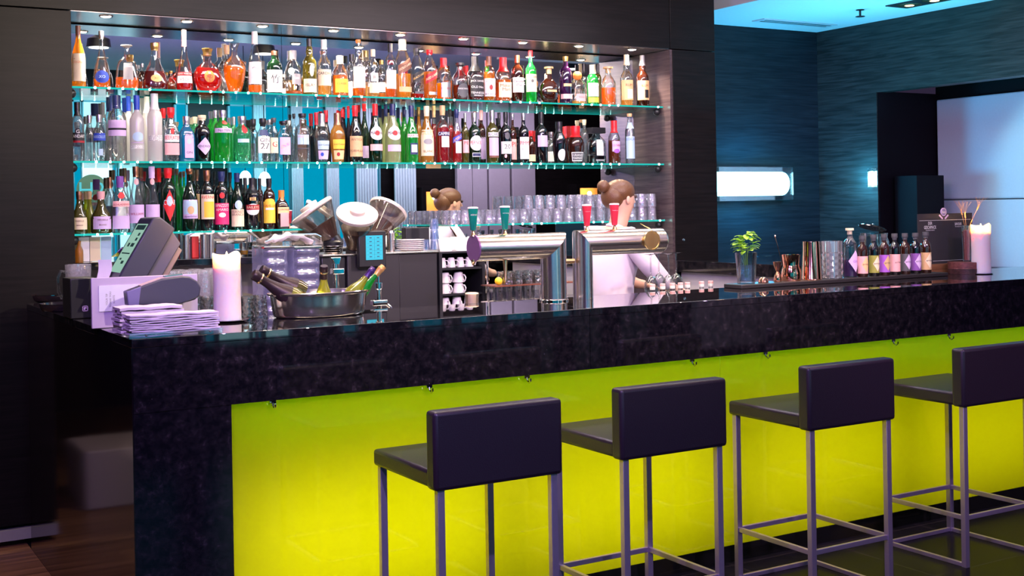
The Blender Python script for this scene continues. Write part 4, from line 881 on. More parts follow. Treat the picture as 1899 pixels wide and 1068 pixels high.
o = under(cm, 'touch_screen', MB().box((pa.x, 5.985, pb.z), (pb.x, 6.015, pa.z)), M_BLACK, bevel=.005)
qa, qb = PY(678, 437, 5.985), PY(709.5, 481, 5.985)
ic = MB().box((qa.x, 5.9805, qb.z), (qb.x, 5.9845, qa.z))
d = ic.build('display', emis('cyan_display', (.08, .62, .85), 1.1), o); pass
ic = MB(); W_ = qb.x-qa.x; Hh = qa.z-qb.z
for r_ in range(6):
    ic.box((qa.x+.04*W_, 5.9795, qb.z+Hh*(.06+.155*r_)), (qb.x-.04*W_, 5.980, qb.z+Hh*(.065+.155*r_)))
    for c_ in range(2):
        ic.box((qa.x+W_*(.2+.45*c_), 5.9795, qb.z+Hh*(.11+.155*r_)), (qa.x+W_*(.34+.45*c_), 5.980, qb.z+Hh*(.15+.155*r_)))
ic.box((qa.x+W_*.495, 5.9795, qb.z+.05*Hh), (qa.x+W_*.505, 5.980, qa.z-.06*Hh))
d = ic.build('icon', pbr('icon_dark', (.01,.10,.16), .5), o); pass
# bean hoppers
M_BEAN = pbr('coffee_beans', (.07, .025, .012), .35, noise=.9, nscale=260, bump=1.0)
M_LID = pbr('pale_lid', (.62, .55, .50), .3, .3)
M_HOP = glass('smoky_hopper', (.90,.88,.86), .55, body=.04, bodycol=(.5,.4,.35), gloss=.06)
def hopper(lab, base, tilt, az, L, R, beans, group):
    q = Matrix.Rotation(az, 4, 'Z') @ Matrix.Rotation(tilt, 4, 'X')
    r = MB().lathe([(R*.32, 0), (R*.34, .02), (R*.97, L*.93), (R*.98, L)], 32, closed=False).build('bean_hopper', M_HOP, cm)
    r.matrix_parent_inverse = Matrix.Translation(-Vector(cm.location)); r.location = base; r.rotation_euler = q.to_euler(); r['label'] = lab
    MB().lathe([(0, .004), (R*.30, .004), (R*.31, .02), (R*(.34+.60*beans), L*beans), (0, L*(beans+.03))], 28, closed=False).build('coffee_beans', M_BEAN, r)
    MB().lathe([(R*.6, L), (R*1.0, L-.008), (R*1.03, L-.002), (R*1.02, L+.010), (R*.9, L+.016), (0, L+.020)], 36, closed=False).build('hopper_lid', M_LID, r)
    MB().lathe([(R*.40, L+.018), (R*.42, L+.036), (R*.38, L+.040), (0, L+.040)], 28, closed=False).build('lid_knob', M_LID, r)
    MB().lathe([(R*.36, -.035), (R*.36, .015)], 24).build('collar', M_BLACK, r)
    return r
HG = 'bean hoppers on the coffee machine'
hopper('centre bean hopper with round pale lid tipped toward the camera', tuple(PY(655, 463, 6.12)), radians(33), radians(-12), .225, .108, .62, HG)
hopper('left bean hopper leaning left with open smoky cone', tuple(PY(618, 447, 6.24)), radians(34), radians(-115), .20, .125, .55, HG)
hopper('right bean hopper leaning right with tilted lid', tuple(PY(690, 447, 6.24)), radians(38), radians(112), .215, .110, .58, HG)
under(cm, 'grinder_base', MB().lathe([(.05, 0), (.055, .06), (.03, .085)], 24, c=tuple(PY(618, 467, 6.24))[:2]+(zt1,)).lathe([(.05, 0), (.055, .06), (.03, .085)], 24, c=tuple(PY(690, 467, 6.24))[:2]+(zt1,)), M_BLACK)
# steel dishes stack left of the centre hopper
for i in range(4):
    p = PY(618, 466, 6.11)
    single('steel_dish', 'shallow steel dish in the stack below the left bean hopper, %s from bottom' % ORD(i+1), 'dish', MB().lathe([(0, 0), (.040, 0), (.052, .009), (.050, .010), (.039, .003), (0, .003)], 32, closed=False), M_CHROME, (p.x, 6.11, zt1+.0005+.0105*i), 'steel dishes by the coffee machine')
# plates
p = PY(761, 463, 6.16)
for i in range(6):
    single('saucer', 'white saucer in the stack right of the touch screen, %s from bottom' % ORD(i+1), 'saucer', MB().lathe([(0, 0), (.045, 0), (.078, .008), (.080, .010), (.076, .0105), (.044, .003), (0, .003)], 36, closed=False), M_WHITE, (p.x, 6.16, zt1+.0005+.0105*i), 'saucers on the coffee machine')
p = PY(725, 462, 6.18)
single('steel_canister', 'slim steel canister right of the touch screen', 'canister', MB().lathe([(.0, 0), (.022, 0), (.022, .10), (.024, .102), (.022, .115), (0, .118)], 20, closed=False), M_STEELV, (p.x, 6.18, zt1+.0005))
p = PY(748, 462, 6.33)
single('black_box', 'dark box with blue front standing behind the saucer stack', 'box', MB().box((-.02, -.03, 0), (.13, .03, .125)), M_BLACK, (p.x+.05, 6.385, zt1+.0005), bevel=.003)
# stacked glasses right of saucers
M_WTR = glass('bluish_glass', (.80, .88, 1.0), .5, body=.15, bodycol=(.4,.5,.9), gloss=.18)
tg = None
for i, (px, n_) in enumerate(((792, 1), (806, 3), (825, 1))):
    for t in range(n_):
        p = PY(px, 463, 6.20); lab = 'upturned water glass on the machine top, %s stack from left, %s from bottom' % (ORD(i+1), ORD(t+1))
        loc = (p.x, 6.20+.02*(i == 0), zt1+.0006+.0585*t)
        if tg is None:
            tg = thing('water_glass', lab, 'glass', loc, group='water glasses on the coffee machine')
            flip(tumbler_mb(.058, .021, .026, lobes=8), .058).build('glass_wall', M_WTR, tg, sharp=60)
        else: dup(tg, loc, lab)
# cups
def cup_mb(H=.058, R=.022, T=.034):
    return MB().lathe([(0, 0), (R*.8, 0), (R, .004), (T, H), (T-.003, H), (R-.002, .008), (0, .006)], 24, closed=False)
def handle_mb(H, T): return MB().tube([(T*.86, 0, H*.80), (T+.014, 0, H*.84), (T+.020, 0, H*.55), (T+.010, 0, H*.28), (T*.72, 0, H*.26)], .0035, 8)
def cup(lab, loc, rz, H=.058, R=.022, T=.034, group=None, up=False):
    r = thing('coffee_cup', lab, 'cup', loc, rz, group)
    a, b = cup_mb(H, R, T), handle_mb(H, T)
    if not up: flip(a, H); flip(b, H)
    a.build('cup_body', M_WHITE, r, sharp=50); b.build('handle', M_WHITE, r); return r
CG = 'white cups in and on the cup shelf'
zc_ = PY(850, 466, 6.2).z
# cup shelf unit
cu = thing('cup_shelf', 'black open shelf unit holding white cups, with curved steel edge', 'shelf unit', (xat(815), YMA, .962))
X0, X1 = xat(814)+.004, xat(900); zt2 = PY(850, 466, YMA).z
zs1, zs2, zb_ = PY(850, 496, YMA).z, PY(850, 544, YMA).z, .97
under(cu, 'side_board', MB().box((X0, YMA, .962), (X0+.018, 6.42, zt2)), M_BLACK)
under(cu, 'side_board', MB().box((X1-.018, YMA, .962), (X1, 6.42, zt2)), M_BLACK)
under(cu, 'top_board', MB().box((X0+.018, YMA, zt2-.010), (X1-.018, 6.42, zt2)), M_BLACK)
under(cu, 'back_board', MB().box((X0+.018, 6.40, .962), (X1-.018, 6.42, zt2-.010)), pbr('dark_grey_back', (.06,.055,.07), .5))
under(cu, 'shelf_board', MB().box((X0+.018, YMA+.004, zs1-.012), (X1-.018, 6.40, zs1)), M_BLACK)
under(cu, 'shelf_board', MB().box((X0+.018, YMA+.004, zs2-.012), (X1-.018, 6.40, zs2)), M_BLACK)
under(cu, 'base_board', MB().box((X0+.018, YMA+.004, .962), (X1-.018, 6.40, 1.02)), M_BLACK)
under(cu, 'steel_edge', MB().tube([(X1+.010, YMA-.01, .962+(zt2-.962)*i/10-0) if i else (X1+.010, YMA-.01, .962) for i in range(11)], .006, 8), M_CHROME)
IW = X1-X0-.036
for i in range(4):
    cup('small white cup upturned on the uppermost cup shelf, %s from left' % ORD(i+1), (X0+.018+IW*(.12+.225*i), YMA+.06, zs1+.0005), radians(-60+20*i), .054, .018, .025, CG)
for i in range(2):
    for t in range(2):
        cup('large white cup upturned on the middle cup shelf, %s column, %s' % (('left', 'second')[i], ('lower', 'upper')[t]), (X0+.018+IW*(.20+.34*i), YMA+.07, zs2+.0005+.058*t), radians(-70), .058, .024, .036, CG)
for i in range(3):
    cup('white cup upturned on the lowest cup shelf, %s from left' % ORD(i+1), (X0+.018+IW*(.17+.30*i), YMA+.06, 1.0205), radians(-80), .090, .024, .031, CG)
cups_top = ((827, 6.12, 0), (857, 6.11, 0), (874, 6.22, 0), (843, 6.27, 0), (848, 6.15, 1), (868, 6.17, 1), (888, 6.13, 0))
for i, (px, y, t) in enumerate(cups_top[:]):
    if t: continue
    p = PY(px, 460, y); cup('white cup upturned on top of the cup shelf unit, %s' % ('leftmost', 'front centre', 'rear right', 'rear left', '', '', 'right end')[i], (p.x, y, zt2+.0006+.0005*t), radians(-50+10*i), .075, .026, .036, CG)
# ---- clear food bins with acrylic cover
M_BINL = glass('lilac_ice_plastic', (.80,.82,1.0), .5, body=.38, bodycol=(.62,.58,.95), gloss=.25, rough=.12)
for k, (xl_, xr_, lab) in enumerate(((489, 537, 'left clear ribbed plastic bin with silver rim under the acrylic cover'), (545, 597, 'right clear ribbed plastic bin with silver rim under the acrylic cover'))):
    y = 5.98; a = PY(xl_, 470, y); b = PY(xr_, 470, y); zt_ = PY((xl_+xr_)/2, 461, y).z
    w = b.x-a.x; r = thing('food_bin', lab, 'food bin', ((a.x+b.x)/2, y, .962), group='clear bins left of the coffee machine')
    pr = []; n_ = 36; hh = zt_-.962; vs = []; fs = []
    for i in range(n_+1):
        t = i/n_; z = hh*t; ww = w*(.47+.03*t)*(.97); bulge = .008*sin(t*hh/.030*pi*1.0)
        ring = [(-ww, .0), (-ww*.93, -.012-bulge), (-ww*.5, -.024-bulge), (0, -.028-bulge), (ww*.5, -.024-bulge), (ww*.93, -.012-bulge), (ww, 0), (ww, .16), (-ww, .16)]
        vs += [(x, yy+.03, z) for x, yy in ring]
    m_ = 9
    for i in range(n_):
        for j in range(m_): fs.append((i*m_+j, i*m_+(j+1) % m_, (i+1)*m_+(j+1) % m_, (i+1)*m_+j))
    fs.append(tuple(reversed(range(m_)))); fs.append(tuple(n_*m_+j for j in range(m_)))
    MB().add(vs, fs).build('ribbed_bin', M_BINL, r, sharp=60)
    MB().box((-w*.49, -.006, hh), (w*.49, .19, hh+.012)).build('rim', M_CHROME, r, bevel=.002)
p0, p1 = PY(493, 440, 5.98), PY(597, 440, 5.98); zl, zh = PY(571, 461, 5.98).z+.016, PY(560, 434, 6.0).z
ac = thing('acrylic_cover', 'clear acrylic cover with blue glowing edges over folded napkins', 'cover', (p0.x, 5.99, zl))
Wc, Hc = p1.x-p0.x, zh-zl
cv = MB(); cv.prism([(0, 0), (Wc, 0), (Wc, Hc*.75), (Wc*.9, Hc), (Wc*.36, Hc), (0, Hc*.45)], 0, .004).prism([(0, 0), (Wc, 0), (Wc, Hc*.75), (Wc*.9, Hc), (Wc*.36, Hc), (0, Hc*.45)], .20, .204)
cv.box((Wc*.36, .004, Hc-.003), (Wc*.9, .2, Hc))
cv.build('clear_shell', M_ACRYL, ac)
ed = MB()
for a_, b_ in (((0, Hc*.45), (Wc*.36, Hc)), ((Wc*.36, Hc), (Wc*.9, Hc)), ((Wc*.9, Hc), (Wc, Hc*.75))): ed.tube([(a_[0], -.001, a_[1]), (b_[0], -.001, b_[1])], .0022, 6)
ed.build('polished_edge', pbr('acrylic_edge', (.35,.65,.95), .15, emit=(.1,.45,1), es=.0), ac)
fn = MB(); vs = []; fs = []; NX = 20
for i in range(NX+1):
    for j in range(5):
        vs.append((Wc*(.18+.72*i/NX), .03+.035*j, .012+.018*sin(i*.9)*sin(j)+.03*sin(pi*i/NX)))
for i in range(NX):
    for j in range(4): fs.append((i*5+j, (i+1)*5+j, (i+1)*5+j+1, i*5+j+1))
o = fn.add(vs, fs).build('folded_cloth', pbr('cream_cloth', (.72,.58,.62), .8), None); s_ = o.modifiers.new('s', 'SOLIDIFY'); s_.thickness = .012
o.location = (p0.x, 5.99, zl+.014); tag(o, 'crumpled pale cloth under the clear acrylic cover', 'cloth')
# ---- items on the back counter ledge and against the mirror, left
zl_ = 1.3625
p = PY(453, 474, 6.5)
r = thing('whisky_glass', 'small glass with yellow liquor on the dark ledge right of the candle flame', 'glass', (p.x, 6.5, zl_))
tumbler_mb(.075, .022, .026).build('glass_wall', M_CLEAR, r); MB().lathe([(.0, .011), (.0195, .011), (.021, .032), (0, .032)], 20, closed=False).build('liquor', liq('gold'), r)
p = PY(361, 480, 6.55)
single('red_carton', 'red and white carton standing behind the cash register', 'carton', MB().box((-.019, -.02, 0), (.019, .02, .115)), pbr('red_carton', (.6,.02,.02), .4), (p.x, 6.55, zl_), bevel=.002)
for i, px in enumerate((345, 378, 391)):
    p = PY(px, 480, 6.5)
    single('steel_tube', 'tall steel canister on the dark ledge, %s of three behind the candle' % ('first', 'second', 'third')[i], 'canister', MB().lathe([(0, 0), (.018, 0), (.018, .125), (0, .125)], 20, closed=False), M_STEELV, (p.x, 6.5, zl_), 'steel canisters on the ledge')
p = PY(177, 478, 6.55)
for i, (dx, c_, lab) in enumerate(((-.055, 'white', 'pale booklet with lilac print leaning below the lower shelf, leftmost'), (0, 'cream', 'cream booklet leaning below the lower shelf, middle'), (.055, 'lblue', 'light blue booklet leaning below the lower shelf, rightmost'))):
    o = single('booklet', lab, 'booklet', MB().box((-.026, 0, 0), (.026, .006, .125)), labmat(c_), (p.x+dx, 6.55, zl_+.001), 'booklets on the ledge')
p = PY(147, 472, 6.5)
single('tonic_bottle', 'small bottle with golden neck standing at the far left of the ledge', 'bottle', MB().lathe([(0, 0), (.02, 0), (.02, .06), (.009, .085), (.010, .11), (0, .11)], 18, closed=False), GL['gold'](), (p.x, 6.5, zl_))
# ---- glassware rack at left on the work bench
YR0 = 6.05; xr0_, xr1_ = PY(312, 545, YR0).x-.02, PY(478, 545, YR0).x
rk = thing('glass_rack', 'steel rack carrying upturned ribbed glasses behind the cash register and candle', 'rack', (xr0_, YR0, .9605))
under(rk, 'rack_top', MB().box((xr0_, YR0-.01, 1.165), (xr1_, YR0+.25, 1.18)), M_STEEL)
under(rk, 'rack_side', MB().box((xr0_, YR0-.01, .9605), (xr0_+.01, YR0+.25, 1.165)), M_STEEL)
under(rk, 'rack_side', MB().box((xr1_-.01, YR0-.01, .9605), (xr1_, YR0+.25, 1.165)), M_STEEL)
hg = None
for row in range(3):
    nn_ = int((xr1_-xr0_-.03)/.081)
    for i in range(nn_):
        x = xr0_+.045+.081*i; yy = YR0+.035+.08*row
        lab = 'upturned ribbed highball glass on the steel rack, %s row, %s from left' % (('front', 'middle', 'rear')[row], ORD(i+1))
        if hg is None:
            hg = thing('highball_glass', lab, 'glass', (x, yy, 1.1806), group='ribbed highball glasses on the rack')
            flip(tumbler_mb(.137, .030, .0365, lobes=14, amp=.05), .137).build('glass_wall', M_TUMB, hg, sharp=60)
        else: dup(hg, (x, yy, 1.1806), lab)
hg = None
for i, (px, py) in enumerate(((385, 588), (459, 590), (482, 586), (335, 590), (360, 586))):
    q = PZ(px, py, ZB); lab = 'upturned swirl-cut tumbler on the bar top, %s' % ('left of the tall candle', 'right of the tall candle', 'beside the wine cooler bowl', 'behind the card reader, left', 'behind the card reader, right')[i]
    if hg is None:
        hg = thing('swirl_tumbler', lab, 'glass', (q.x, q.y, ZB+.0006), group='swirl tumblers on the bar top')
        flip(tumbler_mb(.085, .026, .032, lobes=16, amp=.05), .085).build('glass_wall', M_CUT, hg, sharp=60)
    else: dup(hg, (q.x, q.y, ZB+.0006), lab)
# ---- tumbler crate in the middle
rk = thing('tumbler_tray', 'black tray with white cloth carrying small water tumblers, left of the tap column', 'tray', (3.02, 5.9, .962))
ya = 5.86
xa, xb = PY(917, 550, ya).x, PY(1000, 550, ya).x
zcr = PY(960, 559, ya).z
wb2 = under(rk, 'tray_base', MB().box((xa, ya-.02, zcr-.02), (xb+.25, ya+.16, zcr-.006)), M_BLACK)
under(rk, 'cloth_liner', MB().box((xa+.003, ya-.018, zcr-.006), (xb+.245, ya+.158, zcr)), pbr('tray_cloth', (.75,.66,.62), .8))
under(rk, 'leg', MB().box((xa+.01, ya, .962 if 0 else .0), (xa+.03, ya+.02, zcr-.02)), M_BLACK)
under(rk, 'leg', MB().box((xb+.20, ya, .0), (xb+.22, ya+.02, zcr-.02)), M_BLACK)
under(rk, 'leg', MB().box((xa+.01, ya+.13, .0), (xa+.03, ya+.15, zcr-.02)), M_BLACK)
under(rk, 'leg', MB().box((xb+.20, ya+.13, .0), (xb+.22, ya+.15, zcr-.02)), M_BLACK)
rk.location = (3.02, 5.9, 0)
for c in rk.children: parabs(c, rk)
wt = None
for row in range(2):
    for i in range(5):
        x = xa+.035+.062*i+.0*row; yy = ya+.02+.068*row
        lab = 'half-full small water tumbler on the tray, %s row, %s from left' % (('front', 'rear')[row], ORD(i+1))
        if wt is None:
            wt = thing('water_tumbler', lab, 'glass', (x, yy, zcr+.0006), group='water tumblers on the tray')
            tumbler_mb(.085, .026, .029).build('glass_wall', M_CLEAR, wt)
            MB().lathe([(0, .011), (.0215, .011), (.0238, .055), (0, .055)], 20, closed=False).build('water', glass('water', (.85,.86,.95), .6, body=.08, bodycol=(.6,.6,.8), gloss=.08), wt)
        else: dup(wt, (x, yy, zcr+.0006), lab)
gp = None
under(rk, 'wood_strip', MB().box((xa+.0, ya-.012, zcr+.087), (xb+.245, ya+.152, zcr+.094)), wood('red_wood', (.10,.03,.02), (.22,.07,.04), .3))
for row in range(2):
    for i in range(5):
        x = xa+.10+.064*i; yy = ya+.02+.066*row
        lab = 'patterned tumbler on the wood strip above the tray, %s row, %s from left' % (('front', 'rear')[row], ORD(i+1))
        if gp is None:
            gp = thing('patterned_tumbler', lab, 'glass', (x, yy, zcr+.0946), group='patterned tumblers above the tray')
            flip(tumbler_mb(.072, .027, .031, lobes=10), .072).build('glass_wall', M_CUT, gp, sharp=60)
        else: dup(gp, (x, yy, zcr+.0946), lab)
p = PY(942, 503, ya+.02)
single('lemon_half', 'yellow lemon half beside the patterned tumblers under the beer tap', 'lemon', MB().sphere((0, 0, .022), .022), pbr('lemon', (.85,.55,.02), .5), (xa+.045, ya+.03, zcr+.0946))
# ---- beer glass
q = PY(875, 545, 4.98); zt_ = q.z
r = thing('beer_glass', 'small beer glass with thick cream foam standing behind the bar edge', 'beer glass', (q.x, 4.98, .9806))
hb = zt_-.9806
MB().lathe([(0, 0), (.024, 0), (.033, hb), (.0315, hb), (.0225, .012), (0, .012)], 28, closed=False).build('glass_wall', M_CLEAR, r)
MB().lathe([(0, .013), (.0222, .013), (.0290, hb-.058), (0, hb-.058)], 24, closed=False).build('beer', liq('gold'), r)
MB().lathe([(0, hb-.057), (.0291, hb-.057), (.0312, hb-.002), (.031, hb+.004), (.02, hb+.007), (0, hb+.008)], 28, closed=False).build('foam', pbr('beer_foam', (.90,.72,.50), .8, sss=.2), r)
# ---- wine glasses upturned right
wr = thing('wine_glass_rack', 'low black rack carrying upturned wine glasses behind the bar at right', 'rack', (3.9, 5.1, .9806))
under(wr, 'rack_top', MB().box((3.78, 5.0, 1.12), (4.52, 5.33, 1.13)), M_BLACK)
under(wr, 'rack_side', MB().box((3.78, 5.0, .9806), (3.79, 5.33, 1.12)), M_BLACK)
under(wr, 'rack_side', MB().box((4.51, 5.0, .9806), (4.52, 5.33, 1.12)), M_BLACK)
wg = None
for i, (px, y, lb) in enumerate(((1207, 5.12, 'leftmost'), (1222, 5.25, 'second'), (1240, 5.12, 'third'), (1254, 5.20, 'rightmost'))):
    p = PY(px, 500, y); lab = 'upturned stemmed wine glass right of the tap medallion, %s of four' % lb
    H = PY(px, 471, y).z-1.1306
    if wg is None:
        H0 = H; wg = thing('wine_glass', lab, 'wine glass', (p.x, y, 1.1306), group='upturned wine glasses')
        MB().lathe([(.030, 0), (.036, .04), (.034, .07), (.018, .098), (.004, .108), (.0035, .19), (.006, H0-.006), (.034, H0-.001), (.034, H0), (0, H0)], 28, closed=False).build('glass_bowl', M_CLEAR, wg, sharp=60)
    else: dup(wg, (p.x, y, 1.1306), lab)
sb = None
for i, px in enumerate((1210, 1229, 1247, 1262, 1275, 1301, 1318)):
    y = 4.93; p = PY(px, 535, y); lab = 'small clear bottle with pink-white cap just behind the bar edge, %s from left' % ORD(i+1)
    if sb is None:
        H = PY(px, 527, y).z-.9806
        sb = thing('mixer_bottle', lab, 'bottle', (p.x, y, .9806), group='pink-capped bottles behind the bar edge')
        MB().lathe([(0, 0), (.026, 0), (.026, H*.5), (.011, H*.75), (.011, H-.02), (0, H-.02)], 20, closed=False).build('glass_body', M_CLEAR, sb)
        MB().lathe([(.0125, H-.028), (.0135, H-.026), (.0135, H-.014), (.0125, H-.013)], 20).build('cap_band', labmat('white'), sb)
        MB().lathe([(.0135, H-.013), (.0135, H-.001), (.012, H)], 20).build('bottle_cap', labmat('pink'), sb)
    else: dup(sb, (p.x, y, .9806), lab)
# ================================================================== BEER TOWERS
M_VIOL = pbr('end_disc', (.22,.10,.26), .3, .5)
yt = 4.66
zax = PY(1028, 455, yt).z; xc = PY(1027, 520, yt).x; rt = 24*mpp(PY(1027, 500, yt))
xl_ = PY(878, 459, yt).x
def mitre(name, parent, x_end, xc_, z_ax, y, r, zbase, rvv, mat_v):
    kx = (rvv or r)/r
    sgn = 1 if x_end > xc_ else -1; seg = 40; vs = []; fs = []
    for j in range(seg):
        a = 2*pi*j/seg; dy, dz = cos(a)*r, sin(a)*r
        vs.append((x_end, y+dy, z_ax+dz)); vs.append((xc_-sgn*dz*kx, y+dy, z_ax+dz))
    for j in range(seg): k = (j+1) % seg; fs.append((2*j, 2*j+1, 2*k+1, 2*k))
    fs.append(tuple(2*j for j in range(seg)))
    h = MB().add(vs, fs); v2 = []; f2 = []
    for j in range(seg):
        a = 2*pi*j/seg; dy, dx = cos(a)*r, sin(a)*r
        v2.append((xc_+dx*kx, y+dy, zbase)); v2.append((xc_+dx*kx, y+dy, z_ax-sgn*dx))
    for j in range(seg): k = (j+1) % seg; f2.append((2*j, 2*j+1, 2*k+1, 2*k))
    return h, MB().add(v2, f2)
bt = thing('beer_tower', 'brushed steel beer tower whose arm points left, with two green tap handles', 'beer tap', (xc, yt, ZB))
h, v = mitre('t', bt, xl_, xc, zax, yt, rt, ZB+.0006, None, None)
under(bt, 'tap_arm', h, M_STEEL); under(bt, 'column', v, M_STEELV)
vs = [(xl_-.002, yt+cos(2*pi*j/32)*rt*1.02, zax+sin(2*pi*j/32)*rt*1.02) for j in range(32)]
e = MB().add(vs+[(xl_+.006, p_[1], p_[2]) for p_ in vs], [tuple(range(32)), tuple(reversed(range(32, 64)))]+[(j, 32+j, 32+(j+1) % 32, (j+1) % 32) for j in range(32)])
under(bt, 'end_disc', e, M_VIOL)
under(bt, 'base_ring', MB().lathe([(rt*1.12, 0), (rt*1.12, .006), (rt*1.02, .01)], 36, c=(xc, yt, ZB+.0006)), M_CHROME)
def tap(root, px, ytop, ybot, colr, txts, ysp):
    x = PY(px, ytop, yt).x; z0, z1 = zax+rt, PY(px, ytop, yt).z
    hb = MB().lathe([(0, 0), (.010, 0), (.013, .004), (.0225, z1-z0-.02), (.0225, z1-z0-.018)], 24, c=(x, yt, z0+.018), closed=False)
    k = under(root, 'tap_handle', hb, pbr('handle_'+colr, {'green': (.005,.20,.15), 'red': (.62,.03,.06)}[colr], .25, coat=.5), sharp=60)
    c = MB().lathe([(.0235, 0), (.0238, .004), (.020, .007), (0, .008)], 24, c=(x, yt, z1-.002), closed=False)
    o2 = c.build('handle_cap', M_WHITE, k); pass
    t_ = MB()
    def fn(X, Y):
        rr = .013+(.0225-.013)*((Y+ (z1-z0)*.6)/(z1-z0)) +.0010; a = radians(-105)+X/rr; return (x+rr*cos(a), yt+rr*sin(a), z0+.018+(z1-z0)*.60+Y)
    for s_, yy, hh in txts: text_on(t_, s_, lambda X, Y, yy=yy: fn(X, Y+yy), hh, .030)
    o3 = t_.build('lettering', labmat('white'), k); pass
    under(root, 'tap_stem', MB().lathe([(.012, -.006), (.009, .006), (.006, .012), (.007, .020)], 16, c=(x, yt, z0)), M_BRASS)
    if ysp:
        zs_ = PY(px-3, ysp, yt).z
        under(root, 'spout', MB().tube([(x-.002, yt, zax-rt+.006), (x-.004, yt-.004, (zax-rt+zs_)/2), (x-.010, yt-.012, zs_)], [.011, .008, .0055], 12), M_BRASS)
tap(bt, 877, 386, 428, 'green', [('Y', .020, .012), ('ALSTER', .0, .007)], 490)
tap(bt, 936, 384, 428, 'green', [('Carlsberg', .004, .012)], 520)
under(bt, 'cross_pipe', MB().tube([(xc, yt, PY(1060, 484, yt).z), (PY(1064, 484, yt).x, yt, PY(1060, 484, yt).z)], .011, 16), M_BRASS)
xc2 = PY(1081, 520, yt).x; rv = 16*mpp(PY(1081, 500, yt)); xr_ = PY(1228, 446, yt).x; zax2 = PY(1150, 448, yt).z
b2 = thing('beer_tower', 'brushed steel beer tower whose arm points right, with two red tap handles', 'beer tap', (xc2, yt, ZB))
seg = 40
h, v = mitre('t', b2, xr_-.012, xc2, zax2, yt, rt, ZB+.0006, rv, None)
h2 = MB(); vs = []; fs = []
for i, t in enumerate((0, .25, .5, .75, 1.0)):
    x = xr_-.012+.022*sin(t*pi/2); rr = rt*cos(t*pi/2*.92)
    for j in range(seg): a = 2*pi*j/seg; vs.append((x, yt+cos(a)*rr, zax2+sin(a)*rr))
for i in range(4):
    for j in range(seg): k = (j+1) % seg; fs.append((i*seg+j, i*seg+k, (i+1)*seg+k, (i+1)*seg+j))
fs.append(tuple(4*seg+j for j in range(seg)))
h2.add(h.v, h.f); h2.add(vs, fs)
under(b2, 'tap_arm', h2, M_STEEL); under(b2, 'column', v, M_STEELV)
zax = zax2
tap(b2, 1088, 381, 424, 'red', [('SION', .014, .008), ('KOELSCH', .002, .007)], 0)
tap(b2, 1139, 379, 424, 'red', [('FRUEH', .014, .008), ('KOELSCH', .002, .007)], 0)
# medallion
pm = PY(1208, 446, yt-rt-.006)
md = thing('medallion', 'round golden medallion hanging on the right end of the beer tap arm', 'medallion', (pm.x, yt-rt-.012, pm.z))
rm = 18*mpp(pm)
Mx = Matrix.Rotation(pi/2, 4, 'X')
MB().lathe([(0, -.003), (rm, -.003), (rm, .003), (rm*.86, .003), (rm*.84, .0015), (0, .0015)], 40, M=Mx, closed=False).build('disc', M_GOLD, md)
t_ = MB()
for s_, yy in (('1808', .45), ('BRAU', .15), ('GOLD', -.15), ('FASS', -.45)): text_on(t_, s_, lambda X, Y, yy=yy: (X, -.0022, Y+yy*rm), rm*.24, rm*1.2)
for i in range(24):
    a = 2*pi*i/24; t_.sphere((cos(a)*rm*.72, -.002, sin(a)*rm*.72), rm*.03, 6)
t_.build('relief', M_BRASS, md)
MB().tube([(0, .0, rm), (-.006, .014, rm+.012), (-.02, rt+.005, rm+.034)], .0022, 6).build('chain', M_GOLD, md)
# chrome faucets behind the bar, by the wine cooler
def faucet(lab, px, ytop, y, kind):
    p = PY(px, ytop, y); z0 = .9806; H = p.z-z0
    r = thing('faucet', lab, 'faucet', (p.x, y, z0))
    MB().lathe([(.02, 0), (.02, .006), (.011, .012), (.011, H-.06), (.016, H-.055), (.016, H-.03)], 20).build('riser', M_CHROME, r)
    if kind == 0:
        MB().box((-.020, -.02, H-.075), (.035, .02, H-.05)).build('valve_block', M_CHROME, r, bevel=.004)
        MB().prism([(-.025, H), (.025, H), (.018, H-.03), (.0, H-.045), (-.012, H-.02)], -.008, .008).build('lever', M_CHROME, r, bevel=.003)
        MB().tube([(.01, 0, H-.07), (.012, 0, H-.12), (.03, 0, H-.20)], .004, 8).build('hose', M_CHROME, r)
    else:
        MB().tube([(0, 0, H-.03), (0, 0, H)], .004, 8).build('stem', M_CHROME, r)
        MB().box((-.035, -.02, H-.13), (.035, .02, H-.105)).build('valve_block', M_CHROME, r, bevel=.004)
        MB().tube([(.03, 0, H-.12), (.05, -.01, H-.14), (.06, -.02, H-.17)], .007, 10).build('spout', M_CHROME, r)
        MB().lathe([(.008, 0), (.011, .004), (.011, .012)], 12, c=(-.016, -.022, H-.15)).lathe([(.008, 0), (.011, .004), (.011, .012)], 12, c=(.016, -.022, H-.15)).build('knob', M_CHROME, r)
faucet('chrome faucet lever standing behind the wine cooler bowl', 622, 477, 5.1, 0)
faucet('chrome faucet with two knobs right of the wine cooler bowl', 702, 512, 4.98, 1)
